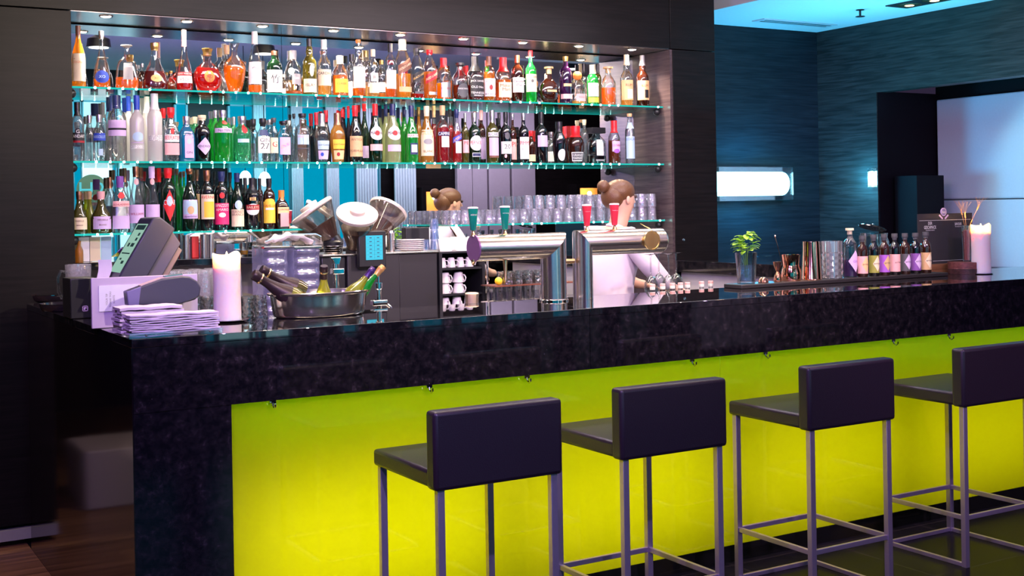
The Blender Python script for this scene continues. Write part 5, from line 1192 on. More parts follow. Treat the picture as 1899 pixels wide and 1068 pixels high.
# ================================================================== WINE COOLER BOWL
bl = PZ(590, 588, ZB); pc = PY(592, 560, 4.53)
BX, BY = PY(592, 560, 4.665).x, 4.665; RB = 97*mpp(PY(592, 540, BY)); zr = PY(592, 545, BY-.13).z
HB = zr-ZB
M_BOWL = pbr('polished_silver_bowl', (.92,.85,.78), .16, 1.0)
bw = thing('wine_cooler_bowl', 'large polished steel bowl on the bar filled with wine and sparkling bottles', 'wine cooler', (BX, BY, ZB+.0006))
pr = [(0, 0), (RB*.84, 0), (RB*.88, .004), (RB*.90, .012), (RB*.93, HB*.5), (RB*.955, HB-.010), (RB*1.0, HB-.007), (RB*1.01, HB), (RB*.985, HB+.003), (RB*.93, HB-.012), (RB*.90, HB*.5), (RB*.86, .016), (0, .010)]
MB().lathe(pr, 72, sy=.62, closed=False, lobes=36, amp=.006).build('bowl', M_BOWL, bw, sharp=50)
def champ(lab, tip_px, tip_y, base_px, base_py, ybase, cfoil, g, sc=1.0, ytip=None, name='sparkling_wine_bottle'):
    yt2 = ytip if ytip else ybase
    t = PY(tip_px, tip_y, yt2); b = PY(base_px, base_py, ybase); ax = (t-b).normalized()
    L = .30*sc; o0 = t-ax*L
    r = thing(name, lab, 'wine bottle', tuple(o0), group='bottles in the wine cooler bowl')
    r.rotation_euler = Vector((0, 0, 1)).rotation_difference(ax).to_euler()
    R = .043*sc
    MB().lathe([(R*.7, .10*sc), (R*.98, .102*sc), (R, .13*sc), (R*.86, .155*sc), (R*.55, .19*sc), (R*.40, .22*sc), (R*.36, .25*sc), (R*.35, L-.012)], 28).build('glass_body', GL[g](), r)
    if name.startswith('spark'):
        MB().lathe(([(R*.97, .145*sc), (R*.84, .165*sc), (R*.60, .19*sc)] if ybase != 4.68 else [])+[ (R*.43, .23*sc), (R*.40, .255*sc), (R*.46, .268*sc), (R*.47, .285*sc), (R*.50, L-.008), (R*.42, L), (0, L)], 24, closed=False).build('foil', pbr('foil_'+cfoil, {'black': (.03,.015,.02), 'gold': (.5,.32,.14)}[cfoil], .4, .4), r)
        MB().lathe([(R*.48, .262*sc), (R*.52, .266*sc), (R*.48, .270*sc)], 20, closed=False).build('wire_collar', M_GOLD, r)
    else:
        MB().lathe([(R*.40, .235*sc), (R*.40, L-.022), (R*.44, L-.020), (R*.44, L-.012), (R*.40, L-.010), (R*.40, L), (0, L)], 24, closed=False).build('neck_foil', pbr('foil_'+cfoil, {'violet': (.05,.02,.12), 'tan': (.55,.30,.10)}[cfoil], .3, .3), r)
    return r
champ('sparkling wine bottle with dark foil, leftmost in the steel bowl', 469, 508, 575, 574, 4.63, 'black', 'lime', 1.05)
champ('sparkling wine bottle with dark foil leaning left, second in the steel bowl', 484, 499, 600, 566, 4.71, 'black', 'olive', 1.0)
champ('olive sparkling wine bottle upright in the middle of the steel bowl', 601, 493, 600, 562, 4.68, 'black', 'lime', .80, 4.62)
champ('green wine bottle with violet capsule leaning right in the steel bowl', 693, 497, 640, 562, 4.63, 'violet', 'lime', .78, name='wine_bottle')
champ('green wine bottle with tan capsule leaning right behind the violet one', 711, 494, 645, 564, 4.69, 'tan', 'green', .80, name='wine_bottle')
# ================================================================== CANDLES
def candle(lab, px, py, H, R, plate):
    q = PZ(px, py, ZB); q.z = ZB
    if plate:
        single('candle_saucer', 'thin dark saucer under the tall candle by the napkins', 'saucer', MB().lathe([(0, 0), (R*1.15, 0), (R*1.55, .006), (R*1.53, .008), (R*1.1, .003), (0, .003)], 40, closed=False), pbr('dark_saucer', (.05,.04,.05), .12), (q.x, q.y, ZB+.0006))
    else:
        single('candle_saucer', 'small black dish under the candle by the menu board', 'saucer', MB().lathe([(0, 0), (R*1.1, 0), (R*1.2, .004), (R*1.1, .0045), (0, .003)], 32, closed=False), M_BLACK, (q.x, q.y, ZB+.0006))
    z0 = ZB+.0045
    r = thing('pillar_candle', lab, 'candle', (q.x, q.y, z0))
    seg = 40; vs = []; fs = []
    prof = [(0, 0), (R*1.03, 0), (R, .01), (R*.97, H*.5), (R*1.0, H*.92), (R*1.02, H*.985), (R*.95, H), (R*.86, H*.985), (R*.80, H-.03), (R*.3, H-.045), (0, H-.045)]
    for i, (rr, z) in enumerate(prof):
        for j in range(seg):
            a = 2*pi*j/seg; dz = (.008*sin(a*2+px)+.005*sin(3*a)) if 4 < i < 8 else 0
            vs.append((rr*cos(a), rr*sin(a), z+dz))
    for i in range(len(prof)-1):
        for j in range(seg): fs.append((i*seg+j, i*seg+(j+1) % seg, (i+1)*seg+(j+1) % seg, (i+1)*seg+j))
    m, nt, out = newmat('candle_wax')
    b = nt.nodes.new('ShaderNodeBsdfPrincipled'); nt.links.new(b.outputs[0], out.inputs[0])
    b.inputs['Base Color'].default_value = (.74, .65, .66, 1); b.inputs['Roughness'].default_value = .45
    b.inputs['Subsurface Weight'].default_value = 1.0; b.inputs['Subsurface Radius'].default_value = (.045, .028, .016); b.inputs['Subsurface Scale'].default_value = 1.0
    MB().add(vs, fs).build('wax', m, r, sharp=60)
    MB().tube([(0, 0, H-.046), (.001, 0, H-.025)], .0015, 6).build('wick', M_BLACKM, r)
    MB().lathe([(0, 0), (.004, .003), (.0068, .012), (.0055, .022), (.002, .034), (0, .040)], 16, c=(.001, 0, H-.028), closed=False).build('flame', emis('candle_flame', (1, .62, .22), 35), r)
    light('candle_light', 'POINT', (q.x, q.y, z0+H-.006), 6, (1, .55, .2), shadow_soft_size=.008)
    light('candle_light_low', 'POINT', (q.x, q.y, z0+H-.024), 14.0, (1, .50, .16), shadow_soft_size=.008)
q = PZ(422, 597, ZB); candle('tall thick lit pillar candle between napkins and wine cooler bowl', 422, 596, PY(420, 472, q.y).z-ZB-.0045, 25.5*mpp(q), 1)
q = PZ(1820, 508, ZB); candle('lit pillar candle at the right end of the bar by the menu board', 1820, 508, PY(1820, 418, q.y).z-ZB-.0045, 17.5*mpp(q), 0)
# ================================================================== LEFT END: till, card reader, napkins
def PZr(px, py): return PZ(px, py, ZB)
M_TILL = pbr('slate_plastic', (.045,.045,.075), .42); M_TILL2 = pbr('slate_plastic_light', (.11,.10,.14), .45)
yT = 4.90
def xz(px, py, y=yT): p = PY(px, py, y); return (p.x, p.z)
tl_ = thing('cash_register', 'slate grey touch-screen cash register leaning back at the left end of the bar', 'cash register', (xz(230, 515)[0], yT, ZB))
pol = [xz(218, 518), xz(284, 404), xz(297, 402), xz(325, 424), xz(270, 520)]
under(tl_, 'screen_housing', MB().prism(pol, yT, yT+.21), M_TILL, bevel=.006)
pol2 = [xz(270, 519), xz(322, 428), xz(338, 452), xz(300, 519)]
under(tl_, 'rear_housing', MB().prism(pol2, yT+.02, yT+.19), M_TILL2, bevel=.005)
pol3 = [xz(296, 519), xz(334, 458), xz(342, 464), xz(312, 519)]
under(tl_, 'rear_cover', MB().prism(pol3, yT+.03, yT+.18), pbr('orange_lit_plastic', (.28,.20,.17), .45), bevel=.003)  # orange light on this wedge is put into its plastic colour
a_ = Vector((pol[0][0], 0, pol[0][1])); b_ = Vector((pol[1][0], 0, pol[1][1])); dv = (b_-a_); nn = Vector((-dv.z, 0, dv.x)).normalized()
def scr(u, v, off=.0006): return a_+dv*u+nn*off+Vector((0, yT+v, 0))
o = under(tl_, 'display', MB().add([scr(.10, .018), scr(.10, .19), scr(.90, .19), scr(.90, .018)], [(0, 1, 2, 3), (3, 2, 1, 0)]), emis('till_display', (.36,.62,.50), .85))
ic = MB()
for (u, v, du, dvv) in ((.80, .03, .08, .14), (.70, .05, .05, .03), (.62, .05, .05, .03), (.52, .05, .06, .05), (.52, .12, .06, .03), (.40, .04, .02, .13), (.24, .06, .05, .04), (.30, .12, .03, .03)):
    ic.add([scr(u, v, .0012), scr(u, v+dvv, .0012), scr(u+du, v+dvv, .0012), scr(u+du, v, .0012)], [(0, 1, 2, 3), (3, 2, 1, 0)])
d = ic.build('screen_graphic', pbr('till_icon', (.06,.18,.14), .5), o); pass
under(tl_, 'stand', MB().box((xz(225, 515)[0], yT+.03, ZB+.0006), (xz(300, 515)[0], yT+.19, xz(260, 519)[1]+.0)), M_TILL, bevel=.004)
# receipt
vs = []; pr0 = PY(186, 512, 5.05)
for i in range(9):
    t = i/8; vs += [(pr0.x-.018+.012*sin(t*2.2), 5.05, pr0.z-.02+t*.085), (pr0.x+.022+.02*sin(t*2.2), 5.03, pr0.z-.02+t*.085)]
o = MB().add(vs, [(2*i, 2*i+1, 2*i+3, 2*i+2) for i in range(8)]).build('receipt', pbr('receipt_paper', (.75,.66,.85), .7)); tag(o, 'curled lilac-white paper receipt sticking up left of the till', 'receipt')
# black printer box and board
a = PZr(132, 590); ybx = 5.20
p0, p1 = PY(131, 592, ybx), PY(170, 592, ybx)
pt = thing('receipt_printer', 'black receipt printer box beside the white board at the left end', 'printer', (p0.x, ybx, ZB))
ztp = PY(150, 516, ybx).z
under(pt, 'housing', MB().box((p0.x, ybx, ZB+.0006), (p1.x+.02, ybx+.16, ztp)), M_BLACK, bevel=.004)
lg = PY(158, 572, ybx-.001)
e = MB(); s_ = .011
for bx in ((-s_, -s_, s_, -s_*.75), (-s_, s_*.75, s_, s_), (-s_, -s_, -s_*.75, s_), (s_*.75, -s_, s_, s_), (-s_*.5, -s_*.5, 0, s_*.5), (0, 0, s_*.5, s_*.5)):
    e.box((lg.x+bx[0], ybx-.0012, lg.z+bx[1]), (lg.x+bx[2], ybx-.0002, lg.z+bx[3]))
under(pt, 'square_logo', e, labmat('lilac'))
yb_ = 4.70
bd = thing('card_holder', 'white board with printed card standing behind the napkins', 'board', (PY(170, 600, yb_).x, yb_, ZB))
b0, b1 = PY(169, 516, yb_), PY(366, 513, yb_)
under(bd, 'board', MB().box((b0.x, yb_, ZB+.0006), (b1.x, yb_+.012, b0.z)), pbr('lilac_white_board', (.55,.46,.62), .45), bevel=.002)
c0, c1 = PY(183, 530, yb_-.002), PY(240, 575, yb_-.002)
o = under(bd, 'printed_card', MB().box((c0.x, yb_-.003, c1.z), (c1.x+.08, yb_-.001, c0.z)), pbr('white_card', (.80,.80,.88), .4))
t_ = MB(); zc__ = (c0.z+c1.z)/2
for k, s_ in enumerate(('YOUR TIP', 'THANK YOU', 'KARTE')):
    text_on(t_, s_, lambda X, Y, k=k: (c0.x+.028+.013*k-Y, yb_-.0034, zc__-.004+X), .007, .075)
d = t_.build('lettering', labmat('grey'), o); pass
# card reader
yr = 4.56
zrd = PZr(300, 567)
def xr2(px, py): p = PY(px, py, yr); return (p.x, p.z)
cr = thing('card_reader', 'slate blue handheld card reader resting behind the napkin stack', 'card reader', (xr2(300, 566)[0], yr, xr2(300, 566)[1]))
pol = [xr2(238, 567), xr2(235, 541), xr2(262, 531), xr2(300, 517), xr2(338, 512), xr2(352, 513), xr2(366, 521), xr2(373, 533), xr2(371, 548), xr2(362, 556), xr2(328, 566)]
under(cr, 'shell', MB().prism(pol, yr, yr+.055), M_TILL, bevel=.006)
pk = [xr2(262, 529.5), xr2(300, 515.5), xr2(340, 510), xr2(340, 511.5), xr2(300, 517), xr2(262, 531)]
under(cr, 'keypad', MB().prism(pk, yr+.008, yr+.048), pbr('keypad_pink', (.55,.40,.42), .5))
pk = [xr2(308, 512), xr2(340, 508), xr2(341, 510), xr2(308, 514.5)]
under(cr, 'reader_display', MB().prism(pk, yr+.012, yr+.044), pbr('reader_lcd', (.12,.28,.26), .2))
pk = [xr2(235, 541), xr2(262, 531), xr2(258, 567), xr2(238, 567)]
under(cr, 'paper_door', MB().prism(pk, yr-.001, yr+.056), pbr('slate_plastic_violet', (.16,.14,.30), .4), bevel=.003)
under(cr, 'seam', MB().tube([(*xr2(328, 566.5)[:1], yr-.0005, xr2(328, 566.5)[1]), (xr2(371, 549)[0], yr-.0005, xr2(371, 549)[1])], .0012, 6), M_BLACK)
rx0, rx1 = PY(262, 566, yr).x, PY(335, 566, yr).x
under(cr, 'cradle', MB().box((rx0, yr+.006, ZB+.0006), (rx1, yr+.050, xr2(300, 566)[1])), M_BLACK, bevel=.003)
#
# napkins
M_NAP = pbr('white_napkin_paper', (.66, .58, .68), .75, bump=.3, nscale=90)
def napkin(x0, y0, w, d, z, h, sd):
    rnd = random.Random(sd); vs = []; fs = []; NX, NY = 16, 5
    ph = rnd.uniform(0, 6)
    for layer in (0, 1):
        for i in range(NX+1):
            for j in range(NY+1):
                wv = .0012*sin(i*.7+ph)+.0007*sin(i*1.7+ph*2+j)
                vs.append((x0+w*i/NX+.002*sin(j*2+ph), y0+d*j/NY+.0012*sin(i*1.3+ph), z+layer*h+wv))
    S_ = (NX+1)*(NY+1)
    for i in range(NX):
        for j in range(NY):
            a = i*(NY+1)+j; q_ = (a, a+NY+1, a+NY+2, a+1)
            fs.append(tuple(reversed(q_))); fs.append(tuple(S_+k for k in q_))
    for i in range(NX):
        a = i*(NY+1); fs.append((a, a+NY+1, S_+a+NY+1, S_+a)); a += NY; fs.append((a+NY+1, a, S_+a, S_+a+NY+1))
    for j in range(NY):
        a = j; fs.append((a+1, a, S_+a, S_+a+1)); a = NX*(NY+1)+j; fs.append((a, a+1, S_+a+1, S_+a))
    return MB().add(vs, fs)
q0 = PZ(243, 629, ZB); q1 = PZ(409, 619, ZB); yn = YB+.012
x0n, x1n = PY(242, 620, yn).x, PY(409, 612, yn).x
ztop = PY(320, 580, yn).z; NN = 9; hN = (ztop-ZB-.014)/NN
for k in range(NN):
    o = napkin(x0n+random.uniform(-.004, .004), yn+random.uniform(-.003, .004), x1n-x0n-.004, .10, ZB+.013+k*hN, hN*.66, k).build('napkin', M_NAP, sharp=50)
    tag(o, 'folded white paper napkin in the front stack, %s from bottom' % ORD(k+1), 'napkin', 'napkins in the front stack')
hold = thing('napkin_holder', 'clear acrylic napkin tray at the front left corner of the bar', 'napkin holder', (x0n, yn, ZB))
under(hold, 'tray', MB().box((x0n-.006, yn-.006, ZB+.0006), (x1n+.004, yn+.11, ZB+.009)), M_ACRYL, bevel=.002)
under(hold, 'front_lip', MB().box((x0n-.006, yn-.009, ZB+.0006), (x1n+.004, yn-.006, ZB+.020)), M_ACRYL)
for xx in (x0n+.05, x1n-.04):
    under(hold, 'stud', MB().sphere((xx, yn-.012, ZB+.010), .004, 8), M_CHROME)
hN2 = (PY(200, 571, 4.40).z-ZB-.004)/7
for k in range(7):
    o = napkin(1.008+random.uniform(-.003, .003), 4.40+random.uniform(-.003, .003), .22, .125, ZB+.004+k*hN2, hN2*.70, 40+k).build('napkin', M_NAP, sharp=50)
    tag(o, 'folded white paper napkin in the short rear-left stack, %s from bottom' % ORD(k+1), 'napkin', 'napkins in the rear-left stack')
# round trays and mug on the return
M_TRAYB = pbr('black_round_tray', (.02,.015,.02), .12)
def ptray(lab, px, py, w):
    q = PZ(px, py, ZB+.03); R = w/2*mpp(q)
    r = thing('round_tray', lab, 'tray', (q.x, q.y, ZB+.0006), group='round serving trays')
    MB().lathe([(0, 0), (R*.90, 0), (R*.95, .006), (R, .028), (R*1.005, .030), (R*.985, .030), (R*.93, .008), (R*.88, .004), (0, .004)], 56, closed=False).build('tray_body', M_TRAYB, r)
    MB().lathe([(R*.985, .0302), (R*1.006, .0302), (R*1.006, .032), (R*.985, .032), (R*.985, .0302)], 56, closed=False).build('tray_rim', M_CHROME, r)
    return R
ptray('black round serving tray at the far corner of the left end', 104, 545, 108)
ptray('black round serving tray with steel rim beside the receipt printer', 128, 562, 104)
pmug = PY(146, 550, 5.72)
mg = thing('beer_mug', 'empty glass beer mug with thick handle standing on the round trays', 'mug', (pmug.x, 5.72, ZB+.036))
Hm = PY(148, 490, 5.72).z-ZB-.036; Rm = 23*mpp(pmug)
tumbler_mb(Hm, Rm*.95, Rm, w=.006, lobes=12, amp=.03, base=.015).build('glass_wall', M_TUMB, mg, sharp=60)
MB().tube([(-Rm*.92, -.01, Hm*.80), (-Rm*1.4, -.015, Hm*.84), (-Rm*1.62, -.018, Hm*.66), (-Rm*1.60, -.018, Hm*.30), (-Rm*1.35, -.015, Hm*.12), (-Rm*.90, -.01, Hm*.16)], .0075, 12).build('handle', M_CLEAR, mg)
# ================================================================== RIGHT: black mat with cocktail tools
ytr0, ytr1 = 4.655, 4.79
xt0, xt1 = PZ(1362, 535, ZB).x, PZ(1743, 511, ZB).x
single('bar_mat', 'long narrow black bar mat carrying cocktail tools and small bottles', 'bar mat', MB().box((xt0, ytr0, ZB+.0006), (xt1, ytr1, ZB+.020)), pbr('rubber_black', (.015,.012,.015), .5), (0, 0, 0), bevel=.003)
zt0 = ZB+.0206; ymid = 4.72
def at(px, py=510, y=ymid): return PY(px, py, y).x
def hgt(px, py, y=ymid): return PY(px, py, y).z-zt0
K = mpp(PY(1500, 500, ymid))
# herb glass
x = at(1384); H = hgt(1384, 468); 
pg = thing('water_glass', 'tall glass of water holding a bunch of fresh mint', 'glass', (x, ymid, zt0))
r0 = 16.5*mpp(PY(1384, 520, ymid)); r1 = 20.5*mpp(PY(1384, 470, ymid))
tumbler_mb(H, r0, r1, w=.003, base=.012).build('glass_wall', M_CLEAR, pg)
MB().lathe([(0, .013), (r0*.85, .013), (r0+(r1-r0)*.6-.004, H*.6), (0, H*.6)], 24, closed=False).build('water', glass('water_blue', (.72,.86,1.0), .5, body=.25, bodycol=(.45,.70,.95), gloss=.08), pg)
mint = thing('mint_bunch', 'bunch of fresh green mint standing in the water glass', 'herb', (x, ymid, zt0+.03))
M_LEAF = pbr('mint_leaf', (.36,.66,.05), .5, noise=.30, nscale=60); rnd = random.Random(3)
Hl = hgt(1384, 432)-.03
for sidx in range(7):
    a = sidx*2*pi/7+.3; tip = Vector((cos(a)*.012*(1+sidx % 3), sin(a)*.012, Hl*(.62+.05*(sidx % 4))))
    MB().tube([(cos(a)*.006, sin(a)*.006, 0), tip*.6, tip], .0014, 6).build('stem', pbr('mint_stem', (.12,.25,.04), .6), mint)
for k in range(60):
    a = rnd.uniform(0, 2*pi); el = rnd.uniform(-.15, 1.25); Rr = rnd.uniform(.014, .050)
    c = Vector((cos(a)*cos(el)*Rr*1.0, sin(a)*cos(el)*Rr*.8, H-.03+.012+sin(max(el, 0))*(Hl-H+.022)*rnd.uniform(.7, 1.0)+rnd.uniform(-.004, .010)))
    L_ = rnd.uniform(.036, .056); Wd = L_*.34; d_ = Vector((cos(a), sin(a)*.8, rnd.uniform(-.25, .8))).normalized(); sd = d_.cross(Vector((0, 0, 1))).normalized(); up_ = sd.cross(d_)
    vs = []
    for i in range(7):
        t = i/6; wv = Wd*sin(pi*min(1, t*.93+.04))**.8; droop = -.35*L_*t*t
        for s_, lift in ((-1, .12), (0, -.02), (1, .12)): vs.append(c+d_*(L_*t)+sd*s_*wv+up_*(lift*wv)+Vector((0, 0, droop)))
    o = MB().add(vs, [(i*3+j, i*3+j+1, i*3+j+4, i*3+j+3) for i in range(6) for j in range(2)]).build('leaf', M_LEAF, mint, sharp=80)
    sm = o.modifiers.new('s', 'SOLIDIFY'); sm.thickness = .0006
# copper strainer dome
x = at(1413); single('strainer', 'small copper dome strainer lying left of the jigger', 'strainer', MB().lathe([(.024, 0), (.026, .003), (.022, .016), (.013, .026), (0, .029)], 28), M_COPPER, (x, ymid-.01, zt0))
# jigger
x = at(1439); H = hgt(1439, 485)
single('jigger', 'double-ended copper jigger on the mat', 'jigger', MB().lathe([(0, .001), (.020, .001), (.021, .003), (.018, H*.28), (.006, H*.50), (.018, H*.78), (.022, H), (.0205, H), (.016, H*.8), (0, H*.6)], 28, closed=False), M_COPPER, (x, ymid-.012, zt0))
x = at(1470); H = hgt(1470, 472); Rk = 19*K
single('copper_shaker', 'squat copper cocktail strainer cup between jigger and tall tin', 'cocktail shaker', MB().lathe([(0, 0), (Rk*.92, 0), (Rk*.98, .02), (Rk*.98, H*.34), (Rk*.80, H*.56), (Rk*.78, H*.62), (Rk*.88, H*.94), (Rk*.90, H), (Rk*.84, H), (Rk*.74, H*.6), (0, H*.3)], 36, closed=False), M_COPPER, (x, ymid+.012, zt0))
x0_, x1_ = at(1453, 480), at(1444, 436)
zb1, zb2 = hgt(1453, 480)+zt0, hgt(1444, 436)+zt0
sp = thing('bar_spoon', 'twisted copper bar spoon leaning in the squat copper cup', 'bar spoon', (at(1462), ymid+.012, zt0+.02))
off_ = Vector((at(1462), ymid+.012, zt0+.02))
MB().tube([Vector((at(1461), ymid+.012, zt0+.02))-off_, Vector((x0_, ymid+.02, zb1))-off_, Vector((x1_, ymid+.025, zb2-.012))-off_], .0016, 8).build('shaft', M_COPPER, sp)
MB().sphere(Vector((x1_-.0005, ymid+.025, zb2-.006))-off_, .0045, 12, sc=(1, 1, 1.5)).build('tip', M_COPPER, sp)
x = at(1505); H = hgt(1505, 447); Ra, Rb = 18.8*K, 15.5*K
single('shaker_tin', 'tall tapered copper shaker tin standing upside down', 'cocktail shaker', MB().lathe([(Ra, 0), (Ra*1.02, .003), (Ra, .006), (Rb*1.02, H-.006), (Rb, H-.001), (0, H)], 40), M_COPPER, (x, ymid, zt0))
x = at(1543); H = hgt(1543, 447); Rk = 20.5*K
mgx = MB()
seg = 48; rows_ = []; lev = 9
def ring(z, amp, ph, r): return [(r*(1+amp*cos(8*2*pi*j/seg+ph))*cos(2*pi*j/seg), r*(1+amp*cos(8*2*pi*j/seg+ph))*sin(2*pi*j/seg), z) for j in range(seg)]
rows_.append(ring(0, 0, 0, Rk*.9))
for i in range(lev): rows_.append(ring(.004+H*.66*i/(lev-1), .045, pi*(i % 2), Rk*.955))
rows_ += [ring(H*.72, 0, 0, Rk*.97), ring(H, 0, 0, Rk*.99), ring(H, 0, 0, Rk*.93), ring(H*.72, 0, 0, Rk*.9), ring(.02, 0, 0, Rk*.86)]
mgx.add([p_ for r_ in rows_ for p_ in r_], [(i*seg+j, i*seg+(j+1) % seg, (i+1)*seg+(j+1) % seg, (i+1)*seg+j) for i in range(len(rows_)-1) for j in range(seg)]+[tuple(reversed(range(seg))), tuple((len(rows_)-1)*seg+j for j in range(seg))])
M_XTAL = glass('crystal_glass', (.97, .97, .985), .35, body=.18, bodycol=(.9,.88,.95), gloss=.30, rough=.04)
single('mixing_glass', 'diamond-cut crystal mixing glass right of the copper tin', 'mixing glass', mgx, M_XTAL, (x, ymid, zt0), sharp=8)
# clear bottle with violet liquor
H = hgt(1577, 423, 4.745); bottle((at(1577, 510, 4.745), 4.745, zt0), H, 13.3*K, 'spirit', 'clear', ('purple', .36), ('cream', .13, 1.6, 'cork'), [('dia', .10, .55, 62, 'lilac', tx('GIN', .32, .05, 'violet'), 22), ('rect', .78, .84, 60, 'dgrey')], 'clear bottle of violet liqueur with cork stopper and diamond label', 'bottles on the black bar mat', face=-110)
cols = ['pink', 'olive', 'violet', 'pink', 'dgrey', 'purple', 'tan']; dcols = ['peach', 'cream', 'tan', 'pink', 'lilac', 'lilac', 'cream']
ords_ = ['coral', 'olive-green', 'violet with tan diamond', 'plain pink', 'grey', 'deep purple', 'golden']
for i, (px, ty) in enumerate(zip((1600, 1621, 1640.5, 1660, 1679, 1698.5, 1717.5), (437, 435, 434, 433, 432.5, 432, 430))):
    y = 4.71; H = PY(px, ty, y).z-zt0
    bottle((at(px, 510, y), y, zt0), H, 9.6*mpp(PY(px, 500, y)), 'spirit', 'dark' if i % 2 else 'brown', None, ('dgrey', .15, 1.5),
           [('rect', .08, .50, 88, cols[i]), ('dia', .11, .49, 52, dcols[i], tx('BITTERS', .30, .035, 'dgrey'), 18)], 'small black-capped bitters bottle with %s label, %s in the row' % (ords_[i], ORD(i+1)), 'bitters bottles on the black bar mat', face=-112, name='bitters_bottle')
# preserving jar behind the bitters with open lid
y = 4.90
x = PY(1621, 470, y).x; zj = PY(1621, 430, y).z
jr = thing('preserving_jar', 'clear clip-top jar with tilted open lid behind the bitters bottles', 'jar', (x, y, .9806 if 0 else ZB-.03))
jr.location.z = 0; Rj = 27*mpp(PY(1621, 450, y))
# menu board
bx0, bx1 = PZ(1727, 504, ZB), PZ(1806, 502, ZB)
ymn = 4.87
m0, m1 = PY(1701, 397, ymn), PY(1804, 485, ymn)
mn = thing('menu_board', 'black menu card reading DER GESCHMACK in a wooden foot', 'menu', (m0.x, ymn, ZB))
under(mn, 'wooden_foot', MB().box((PY(1722, 490, ymn).x, ymn-.022, ZB+.0006), (PY(1806, 490, ymn).x, ymn+.022, PY(1760, 488, ymn).z)), wood('walnut', (.12,.05,.025), (.25,.11,.05), .4), bevel=.002)
o = under(mn, 'card', MB().box((m0.x, ymn-.0015, PY(1760, 490, ymn).z), (m1.x, ymn+.0015, m0.z)), pbr('menu_black', (.028,.024,.028), .6))
t_ = MB(); km = mpp(PY(1750, 440, ymn))
def mt(px, py): return PY(px, py, ymn-.0022)
for s_, px, py, hh, wm in (('DER', 1725, 414, 5.5, 10), ('GESCHMACK', 1725, 421.5, 6, 30), ('VOLLENDETER MOMENTE', 1725, 427, 1.6, 22), ('SAVOUR', 1777, 415, 5, 17), ('THE TASTE OF IT', 1777, 420, 1.6, 18)):
    c = mt(px, py); text_on(t_, s_, lambda X, Y, c=c: (c.x+X, c.y, c.z+Y), hh*km, wm*km*1.08)
c = mt(1752, 408); t_.box((mt(1705, 408).x, c.y, c.z-.0008), (mt(1800, 408).x, c.y+.0003, c.z+.0008))
c = mt(1752, 483); t_.box((mt(1730, 483).x, c.y, c.z-.0008), (mt(1800, 483).x, c.y+.0003, c.z+.0008))
d = t_.build('lettering', labmat('white'), o)
em = MB(); c = mt(1750, 393)
Rr = 7.6*km; em.add([(c.x+Rr*cos(2*pi*i/32), c.y-.0004, c.z+Rr*sin(2*pi*i/32)) for i in range(32)]+[(c.x+Rr*cos(2*pi*i/32), c.y+.0036, c.z+Rr*sin(2*pi*i/32)) for i in range(32)], [tuple(range(32)), tuple(reversed(range(32, 64)))]+[(i, 32+i, 32+(i+1) % 32, (i+1) % 32) for i in range(32)])
for sg in (-1, 1):
    for j in range(4):
        u = .25+.25*j; cx2, cz2 = c.x+sg*(2+9*u)*km, c.z-(13.5-7*u)*km
        em.add([(cx2+cos(2*pi*i/10)*2.6*km*cos(.6)-sg*0, c.y-.0004, cz2+sin(2*pi*i/10)*1.7*km) for i in range(10)], [tuple(range(10))])
d = em.build('wheat_emblem', labmat('lilac'), o); pass
em = MB(); em.add([(c.x+Rr*.84*cos(2*pi*i/32), c.y-.0007, c.z+Rr*.84*sin(2*pi*i/32)) for i in range(32)], [tuple(range(32))])
em2 = em.build('emblem_field', pbr('emblem_blue', (.16,.14,.30), .5), o); pass
t_ = MB(); text_on(t_, 'Best', lambda X, Y: (c.x+X, c.y-.0012, c.z+Y), 5*km, 10*km)
d = t_.build('emblem_lettering', labmat('white'), o); pass
# vase with grain and wheat ears on dark round base
yv = 4.66
bxx = PY(1812, 510, yv).x
vs_ = thing('vase_stand', 'dark round wooden stand behind the right-hand candle', 'stand', (bxx, yv+.04, ZB+.0006))
Rv = 33*mpp(PY(1812, 500, yv)); hv = PY(1812, 486, yv).z-ZB
bxv = (bxx, yv+Rv*.75)
vs_.location = (bxv[0], bxv[1], ZB+.0006)
MB().lathe([(0, 0), (Rv, 0), (Rv, hv*.45)], 40, closed=False).build('lower_disc', wood('dark_red_wood', (.03,.012,.012), (.07,.03,.03), .3), vs_)
MB().lathe([(Rv, hv*.45), (Rv*.99, hv*.47), (Rv*.99, hv*.97), (Rv*.95, hv), (0, hv)], 40, closed=False).build('upper_disc', wood('reddish_wood', (.10,.03,.03), (.18,.06,.05), .35), vs_)
xv = PY(1793, 470, bxv[1]-.02).x; zv0 = ZB+hv+.0012; Hv = PY(1793, 418, bxv[1]-.02).z-zv0; Rg = 7.6*mpp(PY(1793, 460, bxv[1]))
va = thing('glass_vase', 'narrow glass vase filled with reddish grain beside the menu card', 'vase', (xv, bxv[1]-.02, zv0))
tumbler_mb(Hv, Rg*.9, Rg*1.1, w=.002).build('glass_wall', M_CLEAR, va)
MB().lathe([(0, .011), (Rg*.8, .011), (Rg*.98, Hv*.86), (0, Hv*.88)], 20, closed=False).build('grain_filling', pbr('red_grain', (.42,.12,.10), .6, noise=.8, nscale=400, bump=1), va)
M_STRAW = pbr('straw', (.75,.38,.14), .7)
